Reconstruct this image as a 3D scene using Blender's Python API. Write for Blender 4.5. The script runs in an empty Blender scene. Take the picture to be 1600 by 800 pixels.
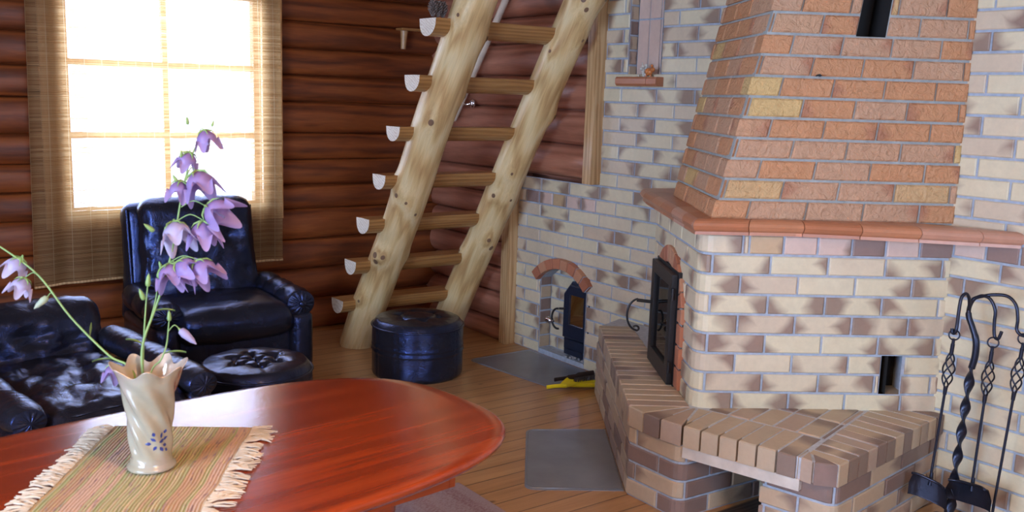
import bpy, bmesh, math, random
from mathutils import Vector, Matrix, noise, Euler
R = math.radians
PI = math.pi
random.seed(7)
SC = bpy.context.scene
COL = SC.collection

# ------------------------------------------------------------------ camera
H = 1.58
cam_d = bpy.data.cameras.new('camera')
cam = bpy.data.objects.new('camera', cam_d); COL.objects.link(cam)
_yaw, _p, _r = R(36.81), R(9.546), R(1.857)
_f = Vector((math.sin(_yaw)*math.cos(_p), math.cos(_yaw)*math.cos(_p), -math.sin(_p)))
_rt = Vector((math.cos(_yaw), -math.sin(_yaw), 0)); _up = _rt.cross(_f)
_RT = _rt*math.cos(_r) + _up*math.sin(_r); _UP = _up*math.cos(_r) - _rt*math.sin(_r)
cam.matrix_world = Matrix(((_RT.x, _UP.x, -_f.x, 0), (_RT.y, _UP.y, -_f.y, 0), (_RT.z, _UP.z, -_f.z, H), (0, 0, 0, 1)))
cam_d.sensor_width = 36; cam_d.lens = 1487/1600*36
cam_d.clip_start = .05
cam_d.dof.use_dof = True; cam_d.dof.focus_distance = 4.7; cam_d.dof.aperture_fstop = 7.1
SC.camera = cam

# ------------------------------------------------------------------ world, lamps, exposure
SC.view_settings.view_transform = 'Standard'; SC.view_settings.look = 'None'
SC.view_settings.gamma = 1; SC.view_settings.exposure = -0.07
SC.view_settings.use_curve_mapping = False
W = bpy.data.worlds.new('world'); SC.world = W; W.use_nodes = True
wn = W.node_tree; wn.nodes.clear()
wo = wn.nodes.new('ShaderNodeOutputWorld'); wb = wn.nodes.new('ShaderNodeBackground')
wb.inputs['Color'].default_value = (.50, .68, 1, 1); wb.inputs['Strength'].default_value = 8.5
wn.links.new(wb.outputs[0], wo.inputs[0])

def area(name, loc, direction, sx, sy, power, color):
    l = bpy.data.lights.new(name, 'AREA'); l.shape = 'RECTANGLE'; l.size = sx; l.size_y = sy
    l.energy = power; l.color = color
    o = bpy.data.objects.new(name, l); COL.objects.link(o); o.location = loc
    o.rotation_euler = Vector(direction).to_track_quat('-Z', 'Y').to_euler()
    return o
# daylight: seen north window, plus unseen west and south windows added for light
area('unseen_daylight_west', (-2.32, 1.0, 1.55), (1, .0, -.08), 1.7, 1.3, 235, (.50, .67, 1))
area('unseen_daylight_south', (.9, -2.22, 1.55), (0.1, 1, -.08), 1.3, 1.2, 75, (.55, .71, 1))
area('daylight_north', (1.745, 5.86, 1.5), (0, -1, -.25), 1.05, 1.2, 80, (.40, .57, 1))
# warm bulb of a ceiling lamp added out of view
bl = bpy.data.lights.new('added_lamp_bulb', 'POINT'); bl.energy = 70; bl.color = (1, .60, .26); bl.shadow_soft_size = .09
blo = bpy.data.objects.new('added_lamp_bulb', bl); COL.objects.link(blo); blo.location = (.9, .9, 2.22)

# ------------------------------------------------------------------ node helpers
def mat(name):
    m = bpy.data.materials.new(name); m.use_nodes = True
    nt = m.node_tree; nt.nodes.clear()
    out = nt.nodes.new('ShaderNodeOutputMaterial')
    b = nt.nodes.new('ShaderNodeBsdfPrincipled'); nt.links.new(b.outputs[0], out.inputs[0])
    return m, nt, b, out
def N(nt, t, **k):
    n = nt.nodes.new(t)
    for a, v in k.items(): setattr(n, a, v)
    return n
def ramp(nt, fac, stops):
    r = N(nt, 'ShaderNodeValToRGB'); nt.links.new(fac, r.inputs[0])
    e = r.color_ramp.elements
    while len(e) > 1: e.remove(e[-1])
    e[0].position = stops[0][0]; e[0].color = (*stops[0][1], 1)
    for p, c in stops[1:]:
        x = e.new(p); x.color = (*c, 1)
    return r.outputs[0]
def mixc(nt, fac, a, b, mode='MIX'):
    m = N(nt, 'ShaderNodeMix', data_type='RGBA', blend_type=mode)
    for s, v in ((m.inputs[0], fac), (m.inputs[6], a), (m.inputs[7], b)):
        if isinstance(v, (int, float)): s.default_value = v
        elif isinstance(v, tuple): s.default_value = (*v, 1) if len(v) == 3 else v
        else: nt.links.new(v, s)
    return m.outputs[2]
def math_(nt, op, a, b=None, c=None, clamp=False):
    m = N(nt, 'ShaderNodeMath', operation=op); m.use_clamp = clamp
    for i, v in enumerate((a, b, c)):
        if v is None: continue
        if isinstance(v, (int, float)): m.inputs[i].default_value = v
        else: nt.links.new(v, m.inputs[i])
    return m.outputs[0]
def coords(nt, scale=(1, 1, 1), rot=(0, 0, 0), kind='Object', loc=(0, 0, 0)):
    t = N(nt, 'ShaderNodeTexCoord'); mp = N(nt, 'ShaderNodeMapping')
    mp.inputs['Scale'].default_value = scale; mp.inputs['Rotation'].default_value = rot; mp.inputs['Location'].default_value = loc
    nt.links.new(t.outputs[kind], mp.inputs[0]); return mp.outputs[0]
def nz(nt, vec, scale, detail=4, rough=.55, dist=0):
    n = N(nt, 'ShaderNodeTexNoise'); n.inputs['Scale'].default_value = scale; n.inputs['Detail'].default_value = detail
    n.inputs['Roughness'].default_value = rough; n.inputs['Distortion'].default_value = dist
    if vec is not None: nt.links.new(vec, n.inputs['Vector'])
    return n.outputs[0]
def bump(nt, b, h, strength, dist=.01):
    n = N(nt, 'ShaderNodeBump'); n.inputs['Strength'].default_value = strength; n.inputs['Distance'].default_value = dist
    nt.links.new(h, n.inputs['Height']); nt.links.new(n.outputs[0], b.inputs['Normal'])
def setb(b, color=None, rough=None, metal=None, coat=None, coatr=None, spec=None, sheen=None, trans=None):
    if color is not None: b.inputs['Base Color'].default_value = (*color, 1)
    if rough is not None: b.inputs['Roughness'].default_value = rough
    if metal is not None: b.inputs['Metallic'].default_value = metal
    if coat is not None: b.inputs['Coat Weight'].default_value = coat
    if coatr is not None: b.inputs['Coat Roughness'].default_value = coatr
    if spec is not None: b.inputs['Specular IOR Level'].default_value = spec
    if trans is not None: b.inputs['Transmission Weight'].default_value = trans

def plain(name, color, rough=.5, metal=0, coat=0, bumpn=None, var=.15, vscale=12, spec=None):
    m, nt, b, o = mat(name); setb(b, color, rough, metal, coat, spec=spec)
    v = coords(nt); n = nz(nt, v, vscale)
    c0 = tuple(min(1, x*(1-var)) for x in color); c1 = tuple(min(1, x*(1+var)) for x in color)
    nt.links.new(ramp(nt, n, [(.3, c0), (.7, c1)]), b.inputs['Base Color'])
    if bumpn: bump(nt, b, nz(nt, v, bumpn[0]), bumpn[1], bumpn[2])
    return m

def wood(name, cols, scale, rough=.5, coat=0, coatr=.2, knots=0, knotcol=(.12, .05, .02), grain=1., bumps=.25, rot=(0, 0, 0), wav=2.5, spec=.5):
    """cols: dark->light stops; scale stretches the object coordinates (small along the grain)"""
    m, nt, b, o = mat(name); setb(b, None, rough, 0, coat, coatr, spec)
    v = coords(nt, scale, rot)
    n = nz(nt, v, 6, 6, .6, .6)
    w = N(nt, 'ShaderNodeTexWave', wave_type='RINGS', rings_direction='SPHERICAL'); w.inputs['Scale'].default_value = wav
    w.inputs['Distortion'].default_value = 7; w.inputs['Detail'].default_value = 3; w.inputs['Detail Scale'].default_value = 1.2
    nt.links.new(v, w.inputs['Vector'])
    f = math_(nt, 'ADD', math_(nt, 'MULTIPLY', n, .62), math_(nt, 'MULTIPLY', w.outputs[0], .38*grain))
    c = ramp(nt, f, cols)
    fine = nz(nt, coords(nt, tuple(s*9 if s > .9 else s*1.5 for s in scale), rot), 9, 3)
    c = mixc(nt, .35, c, ramp(nt, fine, [(.3, (.45, .42, .40)), (.65, (1, 1, 1))]), 'MULTIPLY')
    if knots:
        vo = N(nt, 'ShaderNodeTexVoronoi'); vo.inputs['Scale'].default_value = knots
        kv = coords(nt, tuple(.55 if s < .9 else 1. for s in scale), rot)
        nt.links.new(kv, vo.inputs['Vector'])
        k = ramp(nt, vo.outputs['Distance'], [(.03, (1, 1, 1)), (.10, (0, 0, 0))])
        c = mixc(nt, math_(nt, 'MULTIPLY', k, .75), c, knotcol)
    nt.links.new(c, b.inputs['Base Color'])
    bump(nt, b, math_(nt, 'ADD', f, math_(nt, 'MULTIPLY', fine, .5)), bumps, .004)
    return m

def brickmat(name, base, alt, alt2, blotch, rough=.55, bumpk=(60, .25, .002), face_noise=(.9, 1.08), coat=0, split=False, thr=.82):
    m, nt, b, o = mat(name); setb(b, None, rough, 0, coat, .3, .4)
    at = N(nt, 'ShaderNodeAttribute', attribute_name='bc'); sp = N(nt, 'ShaderNodeSeparateColor'); nt.links.new(at.outputs['Color'], sp.inputs[0])
    uv = N(nt, 'ShaderNodeUVMap', uv_map='UVMap'); sx = N(nt, 'ShaderNodeSeparateXYZ'); nt.links.new(uv.outputs[0], sx.inputs[0])
    v = coords(nt)
    c = ramp(nt, sp.outputs[0], [(0, base), (.5, base), (.54, alt), (thr-.02, alt), (thr+.02, alt2), (1, alt2)])
    n1 = nz(nt, v, 9, 4, .6); n2 = nz(nt, v, 45, 4, .65)
    u = sx.outputs[0]; vv = sx.outputs[1]
    # darker burnt ends: fade from the left / right end of each brick, wedge-shaped
    n3 = nz(nt, v, 5, 2, .5)
    vc_ = math_(nt, 'ABSOLUTE', math_(nt, 'SUBTRACT', vv, math_(nt, 'ADD', math_(nt, 'MULTIPLY', n3, 3.0), -1.0)))
    def end(amount, dist):
        a = math_(nt, 'SUBTRACT', math_(nt, 'MULTIPLY', amount, .66), dist)
        a = math_(nt, 'SUBTRACT', a, math_(nt, 'MULTIPLY', vc_, .30))
        a = math_(nt, 'ADD', a, math_(nt, 'MULTIPLY', math_(nt, 'SUBTRACT', n1, .5), .22))
        a = math_(nt, 'MULTIPLY', a, 4.2, clamp=True)
        return math_(nt, 'MULTIPLY', a, math_(nt, 'MULTIPLY', amount, 2.2, clamp=True))
    k = math_(nt, 'MAXIMUM', end(sp.outputs[1], u), end(sp.outputs[2], math_(nt, 'SUBTRACT', 1, u)))
    c = mixc(nt, math_(nt, 'MULTIPLY', k, .82), c, blotch)
    c = mixc(nt, .55, c, ramp(nt, n2, [(.25, (face_noise[0],)*3), (.75, (face_noise[1],)*3)]), 'MULTIPLY')
    c = mixc(nt, .5, c, ramp(nt, n1, [(.3, (.82, .80, .80)), (.7, (1, 1, 1))]), 'MULTIPLY')
    nt.links.new(c, b.inputs['Base Color'])
    h = nz(nt, v, bumpk[0], 5, .65)
    if split: h = math_(nt, 'ADD', h, math_(nt, 'MULTIPLY', nz(nt, v, 26, 3, .6, 1.5), 1.6))
    bump(nt, b, h, bumpk[1], bumpk[2])
    return m

def leather():
    m, nt, b, o = mat('black_leather'); setb(b, (.012, .012, .016), .25, 0, .12, .16, .95); b.inputs['Specular Tint'].default_value = (.22, .33, 1, 1)  # blue sheen of the window light is put into the specular tint
    v = coords(nt)
    vo = N(nt, 'ShaderNodeTexVoronoi'); vo.inputs['Scale'].default_value = 190; nt.links.new(v, vo.inputs['Vector'])
    w = nz(nt, v, 16, 5, .6, 2.0)
    h = math_(nt, 'ADD', math_(nt, 'MULTIPLY', vo.outputs['Distance'], .12), w)
    bump(nt, b, h, .35, .010)
    nt.links.new(ramp(nt, nz(nt, v, 7), [(.3, (.008, .008, .011)), (.7, (.020, .019, .024))]), b.inputs['Base Color'])
    return m

M = {}
M['log_n'] = wood('stained_log', [(.22, (.10, .022, .005)), (.45, (.21, .048, .009)), (.62, (.28, .070, .013)), (.85, (.38, .11, .024))], (.55, 5, 5), .50, .12, .3, knots=1.6, knotcol=(.05, .015, .008), grain=.8, wav=1.6)
M['log_e'] = wood('stained_log_lit', [(.22, (.30, .11, .06)), (.45, (.43, .17, .10)), (.62, (.50, .21, .125)), (.85, (.58, .28, .18))], (5, .55, 5), .40, .35, .3, knots=1.6, knotcol=(.07, .02, .01), grain=.8, wav=1.6)  # brighter, pinker copy of the log stain; window light put into the colour
M['pole'] = wood('peeled_pine', [(.2, (.48, .27, .10)), (.42, (.68, .46, .20)), (.6, (.77, .57, .28)), (.85, (.82, .66, .38))], (5, 5, .45), .40, .15, .25, knots=2.2, knotcol=(.22, .10, .05), wav=2.2, grain=1.0)
M['knot'] = plain('pine_knot', (.20, .11, .06), .5)
M['tread'] = wood('tread_wood', [(.2, (.26, .11, .03)), (.45, (.36, .165, .045)), (.65, (.42, .20, .06)), (.9, (.50, .26, .09))], (.5, 6, 6), .38, .3, .2, knots=3, knotcol=(.1, .03, .01))
M['endgrain'] = wood('sawn_end_grain', [(.2, (.62, .50, .38)), (.5, (.80, .70, .56)), (.9, (.88, .80, .68))], (6, 6, 6), .7, 0, wav=4)
M['trim'] = wood('pine_trim', [(.2, (.42, .22, .085)), (.5, (.62, .38, .17)), (.9, (.72, .50, .27))], (6, 6, .5), .45, .2, .2)
M['frame'] = wood('window_pine', [(.2, (.50, .22, .07)), (.5, (.66, .34, .12)), (.9, (.74, .46, .2))], (6, 6, .6), .45, .2, .2)
M['table'] = wood('cherry_lacquer', [(.15, (.19, .018, .003)), (.42, (.29, .034, .006)), (.6, (.35, .046, .008)), (.9, (.42, .07, .014))], (.5, 7, 7), .22, .7, .15, wav=1.0, grain=.7, bumps=.05)
M['rail'] = plain('pale_rail', (.62, .50, .38), .45)
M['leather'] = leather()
M['brick'] = brickmat('cream_brick', (.73, .64, .43), (.72, .61, .42), (.66, .54, .38), (.24, .14, .105), .42, coat=.15)
M['brick_h'] = brickmat('header_brick', (.70, .52, .42), (.30, .20, .165), (.60, .42, .24), (.22, .14, .10), .42, coat=.15)
M['brick_b'] = brickmat('bench_brick', (.52, .40, .27), (.46, .34, .25), (.25, .17, .14), (.20, .135, .11), .5, coat=.1, thr=.75)
M['brick_c'] = brickmat('terracotta_brick', (.60, .295, .14), (.58, .34, .20), (.68, .46, .19), (.42, .18, .10), .62, (34, .8, .010), (.8, 1.12), split=True, thr=.90)
M['brick_a'] = brickmat('red_arch_brick', (.50, .19, .10), (.42, .15, .08), (.55, .27, .15), (.25, .12, .09), .5)
M['mortar'] = plain('grey_mortar', (.38, .43, .50), .9, bumpn=(180, .5, .002), vscale=40)
M['joint'] = plain('pale_joint', (.52, .54, .58), .9, bumpn=(180, .5, .002), vscale=40)
M['mortar_c'] = plain('chimney_mortar', (.36, .38, .36), .9, bumpn=(120, .7, .003), vscale=30)
M['tile'] = brickmat('mantel_tile', (.54, .23, .115), (.56, .29, .19), (.47, .18, .085), (.62, .42, .34), .38, (80, .2, .002), coat=.3)
M['iron'] = plain('black_cast_iron', (.018, .018, .020), .42, .2, bumpn=(90, .35, .002), spec=.5)
M['stoveblue'] = plain('blue_black_enamel', (.014, .022, .045), .33, .1, bumpn=(90, .25, .002), spec=.6)
M['wrought'] = plain('wrought_iron', (.030, .034, .055), .36, .75, bumpn=(60, .4, .002), spec=.6)
M['chrome'] = plain('chrome', (.75, .75, .78), .16, 1)
M['zinc'] = plain('galvanised_sheet', (.28, .30, .34), .36, .45, var=.12, vscale=5, bumpn=(14, .12, .002))
M['soot'] = plain('sooty_lining', (.02, .018, .017), .8)
M['ash'] = plain('ash', (.35, .36, .38), .9, bumpn=(150, .8, .004))
M['concrete'] = plain('lintel_concrete', (.62, .56, .48), .7, bumpn=(90, .4, .002))
M['hearthfloor'] = wood('dark_floor', [(.2, (.03, .022, .02)), (.5, (.07, .05, .045)), (.9, (.11, .085, .075))], (.6, 6, 6), .6)
M['dial'] = plain('grey_steel_plate', (.19, .19, .21), .45, .6)
M['yellow'] = plain('yellow_plastic', (.86, .72, .02), .3, var=.04)
M['darkplastic'] = plain('dark_bristle_brush', (.025, .015, .014), .5)
M['stem'] = plain('green_stem', (.22, .34, .10), .5, var=.2)
M['fig_o'] = plain('orange_glaze', (.62, .20, .05), .3, var=.4, vscale=60)
M['fig_w'] = plain('pale_glaze', (.62, .60, .52), .3, var=.3, vscale=60)
M['cone'] = plain('pine_cone_scale', (.16, .12, .10), .7, var=.6, vscale=60)
M['ceiling'] = wood('ceiling_boards', [(.2, (.35, .19, .08)), (.5, (.52, .32, .15)), (.9, (.62, .42, .22))], (.5, 6, 6), .5)

def floor_mat():
    m, nt, b, o = mat('pine_floor'); setb(b, None, .36, 0, .35, .22, .45)
    v = coords(nt)
    sx = N(nt, 'ShaderNodeSeparateXYZ'); nt.links.new(v, sx.inputs[0])
    row = math_(nt, 'DIVIDE', sx.outputs[1], .105)
    fl = math_(nt, 'FLOOR', row); fr = math_(nt, 'FRACT', row)
    wn_ = N(nt, 'ShaderNodeTexWhiteNoise', noise_dimensions='1D'); nt.links.new(fl, wn_.inputs['W'])
    cb = N(nt, 'ShaderNodeCombineXYZ')
    nt.links.new(math_(nt, 'MULTIPLY', math_(nt, 'ADD', sx.outputs[0], math_(nt, 'MULTIPLY', wn_.outputs[0], 13)), .7), cb.inputs[0])
    nt.links.new(math_(nt, 'MULTIPLY', sx.outputs[1], 9), cb.inputs[1]); nt.links.new(math_(nt, 'MULTIPLY', fl, 3.7), cb.inputs[2])
    n = nz(nt, cb.outputs[0], 3.2, 6, .62, .7)
    c = ramp(nt, n, [(.2, (.36, .17, .06)), (.45, (.47, .24, .095)), (.6, (.53, .28, .115)), (.85, (.58, .33, .145))])
    c = mixc(nt, .5, c, ramp(nt, wn_.outputs[0], [(0, (.74, .70, .66)), (1, (1, 1, 1))]), 'MULTIPLY')
    vo = N(nt, 'ShaderNodeTexVoronoi'); vo.inputs['Scale'].default_value = 4.5; nt.links.new(coords(nt, (.7, 1.3, 1)), vo.inputs['Vector'])
    c = mixc(nt, ramp(nt, vo.outputs['Distance'], [(.03, (.8,)*3), (.075, (0,)*3)]), c, (.10, .035, .015))
    gap = math_(nt, 'MAXIMUM', math_(nt, 'LESS_THAN', fr, .035), math_(nt, 'GREATER_THAN', fr, .975))
    c = mixc(nt, math_(nt, 'MULTIPLY', gap, .72), c, (.05, .02, .01))
    nt.links.new(c, b.inputs['Base Color'])
    bump(nt, b, math_(nt, 'SUBTRACT', math_(nt, 'MULTIPLY', n, .3), gap), .5, .003)
    return m
M['floor'] = floor_mat()

def rug_mat(name, cols, sx_, sy_, stripes=9., kind='Object'):
    m, nt, b, o = mat(name); setb(b, None, .95, 0, spec=.1)
    v = coords(nt, (sx_, sy_, 1), kind=kind)
    n = nz(nt, v, 4, 4, .6)
    sp = N(nt, 'ShaderNodeSeparateXYZ'); nt.links.new(coords(nt, kind=kind), sp.inputs[0])
    band = nz(nt, None, 1.0, 2)
    cb = N(nt, 'ShaderNodeCombineXYZ'); nt.links.new(math_(nt, 'MULTIPLY', sp.outputs[0], stripes), cb.inputs[0])
    band = nz(nt, cb.outputs[0], 1.4, 2, .5)
    f = math_(nt, 'ADD', math_(nt, 'MULTIPLY', n, .5), math_(nt, 'MULTIPLY', band, .5))
    nt.links.new(ramp(nt, f, cols), b.inputs['Base Color'])
    w = N(nt, 'ShaderNodeTexWave', bands_direction='X'); w.inputs['Scale'].default_value = 60; w.inputs['Distortion'].default_value = 3
    nt.links.new(coords(nt, kind=kind), w.inputs['Vector'])
    bump(nt, b, math_(nt, 'ADD', w.outputs[0], nz(nt, coords(nt), 160)), .7, .003)
    return m
def runner_mat():
    m, nt, b, o = mat('woven_rag_runner'); setb(b, None, .95, 0, spec=.1)
    uv = N(nt, 'ShaderNodeUVMap', uv_map='UVMap'); sp = N(nt, 'ShaderNodeSeparateXYZ'); nt.links.new(uv.outputs[0], sp.inputs[0])
    cb = N(nt, 'ShaderNodeCombineXYZ'); nt.links.new(math_(nt, 'MULTIPLY', sp.outputs[0], 9.5), cb.inputs[0]); cb.inputs[1].default_value = .37; cb.inputs[2].default_value = .71
    band = nz(nt, cb.outputs[0], 1.0, 2, .6)
    c = ramp(nt, band, [(.38, (.50, .31, .19)), (.44, (.36, .36, .16)), (.49, (.58, .43, .26)), (.54, (.33, .37, .16)), (.60, (.58, .38, .27))])
    cf = N(nt, 'ShaderNodeCombineXYZ'); cf.inputs[2].default_value = .43; nt.links.new(math_(nt, 'MULTIPLY', sp.outputs[0], 42), cf.inputs[0]); nt.links.new(math_(nt, 'MULTIPLY', sp.outputs[1], 12), cf.inputs[1])
    fl = nz(nt, cf.outputs[0], 1.0, 3, .6)
    c = mixc(nt, ramp(nt, fl, [(.58, (0,)*3), (.66, (.75,)*3)]), c, (.27, .17, .19))
    c = mixc(nt, ramp(nt, fl, [(.30, (.6,)*3), (.38, (0,)*3)]), c, (.62, .44, .16))
    nt.links.new(c, b.inputs['Base Color'])
    w = N(nt, 'ShaderNodeTexWave', bands_direction='X'); w.inputs['Scale'].default_value = 14; w.inputs['Distortion'].default_value = 1.5
    nt.links.new(uv.outputs[0], w.inputs['Vector'])
    bump(nt, b, math_(nt, 'ADD', w.outputs[0], nz(nt, coords(nt), 160)), .6, .003)
    return m
M['runner'] = runner_mat()
M['fringe'] = plain('cotton_fringe', (.62, .50, .36), .95)
M['rug'] = rug_mat('mauve_rag_rug', [(.3, (.22, .10, .12)), (.42, (.32, .19, .20)), (.52, (.42, .33, .34)), (.62, (.38, .26, .28)), (.75, (.28, .08, .10))], 18, 40, 6)

def blind_mat():
    m, nt, b, o = mat('reed_blind'); setb(b, (.30, .16, .055), .7)
    uv = N(nt, 'ShaderNodeUVMap', uv_map='UVMap'); sx = N(nt, 'ShaderNodeSeparateXYZ'); nt.links.new(uv.outputs[0], sx.inputs[0])
    vv = math_(nt, 'MULTIPLY', sx.outputs[1], 1/.0048)
    fr = math_(nt, 'FRACT', vv); fl = math_(nt, 'FLOOR', vv)
    rn = N(nt, 'ShaderNodeTexWhiteNoise', noise_dimensions='1D'); nt.links.new(fl, rn.inputs['W'])
    cb = N(nt, 'ShaderNodeCombineXYZ'); nt.links.new(sx.outputs[0], cb.inputs[0]); nt.links.new(math_(nt, 'MULTIPLY', sx.outputs[1], 30), cb.inputs[1])
    n = nz(nt, cb.outputs[0], 5, 3)
    c = ramp(nt, math_(nt, 'ADD', math_(nt, 'MULTIPLY', n, .5), math_(nt, 'MULTIPLY', rn.outputs[0], .5)), [(.2, (.27, .14, .045)), (.5, (.36, .195, .07)), (.8, (.44, .26, .105))])
    th = math_(nt, 'LESS_THAN', math_(nt, 'FRACT', math_(nt, 'MULTIPLY', sx.outputs[0], 1/.09)), .022)
    c = mixc(nt, th, c, (.50, .35, .18))
    nt.links.new(c, b.inputs['Base Color'])
    tr = N(nt, 'ShaderNodeBsdfTranslucent'); nt.links.new(c, tr.inputs[0])
    mx = N(nt, 'ShaderNodeMixShader'); mx.inputs[0].default_value = .5
    nt.links.new(b.outputs[0], mx.inputs[1]); nt.links.new(tr.outputs[0], mx.inputs[2])
    tp = N(nt, 'ShaderNodeBsdfTransparent'); m2 = N(nt, 'ShaderNodeMixShader')
    width = math_(nt, 'ADD', .66, math_(nt, 'MULTIPLY', rn.outputs[0], .28))
    opaque = math_(nt, 'MAXIMUM', math_(nt, 'LESS_THAN', fr, width), th)
    nt.links.new(opaque, m2.inputs[0]); nt.links.new(tp.outputs[0], m2.inputs[1]); nt.links.new(mx.outputs[0], m2.inputs[2])
    nt.links.new(m2.outputs[0], o.inputs[0])
    return m
M['blind'] = blind_mat()
def glass_mat(name, tint=(1, 1, 1), refl=.08, rough=.02):
    m, nt, b, o = mat(name); nt.nodes.remove(b)
    tp = N(nt, 'ShaderNodeBsdfTransparent'); tp.inputs[0].default_value = (*tint, 1)
    gl = N(nt, 'ShaderNodeBsdfGlossy'); gl.inputs['Roughness'].default_value = rough
    fr = N(nt, 'ShaderNodeLayerWeight'); fr.inputs[0].default_value = .35
    mx = N(nt, 'ShaderNodeMixShader'); nt.links.new(math_(nt, 'MULTIPLY', fr.outputs['Fresnel'], 1.0 if refl > .05 else .5, clamp=True), mx.inputs[0])
    nt.links.new(tp.outputs[0], mx.inputs[1]); nt.links.new(gl.outputs[0], mx.inputs[2]); nt.links.new(mx.outputs[0], o.inputs[0])
    return m
M['glass'] = glass_mat('window_glass')
M['smokeglass'] = glass_mat('sooty_glass', (.74, .70, .70), .1)
def porcelain():
    m, nt, b, o = mat('lustre_porcelain'); setb(b, (.5, .45, .34), .12, 0, .7, .05, .6)
    b.inputs['Subsurface Weight'].default_value = .1; b.inputs['Subsurface Radius'].default_value = (.01, .01, .006)
    v = coords(nt)
    lw = N(nt, 'ShaderNodeLayerWeight'); lw.inputs[0].default_value = .5
    n = nz(nt, v, 8)
    nt.links.new(ramp(nt, n, [(.3, (.31, .27, .18)), (.5, (.38, .34, .24)), (.7, (.37, .31, .26))]), b.inputs['Base Color'])
    return m
M['porcelain'] = porcelain()
M['lustre'] = plain('gold_lustre_inside', (.62, .50, .40), .16, .35, .6)
M['blueprint'] = plain('cobalt_motif', (.03, .05, .22), .2, 0, .6)
def petal(name, c0, c1):
    m, nt, b, o = mat(name); setb(b, c0, .5)
    uv = N(nt, 'ShaderNodeUVMap', uv_map='UVMap'); sx = N(nt, 'ShaderNodeSeparateXYZ'); nt.links.new(uv.outputs[0], sx.inputs[0])
    c = ramp(nt, sx.outputs[1], [(0, c0), (1, c1)]); nt.links.new(c, b.inputs['Base Color'])
    tr = N(nt, 'ShaderNodeBsdfTranslucent'); nt.links.new(c, tr.inputs[0])
    mx = N(nt, 'ShaderNodeMixShader'); mx.inputs[0].default_value = .38
    nt.links.new(b.outputs[0], mx.inputs[1]); nt.links.new(tr.outputs[0], mx.inputs[2]); nt.links.new(mx.outputs[0], o.inputs[0])
    return m
M['petal'] = petal('violet_petal', (.30, .18, .42), (.42, .31, .58))
M['petal_pale'] = petal('pale_violet_petal', (.44, .38, .58), (.60, .54, .72))
M['budpetal'] = petal('pale_bud', (.45, .52, .30), (.62, .66, .52))

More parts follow.
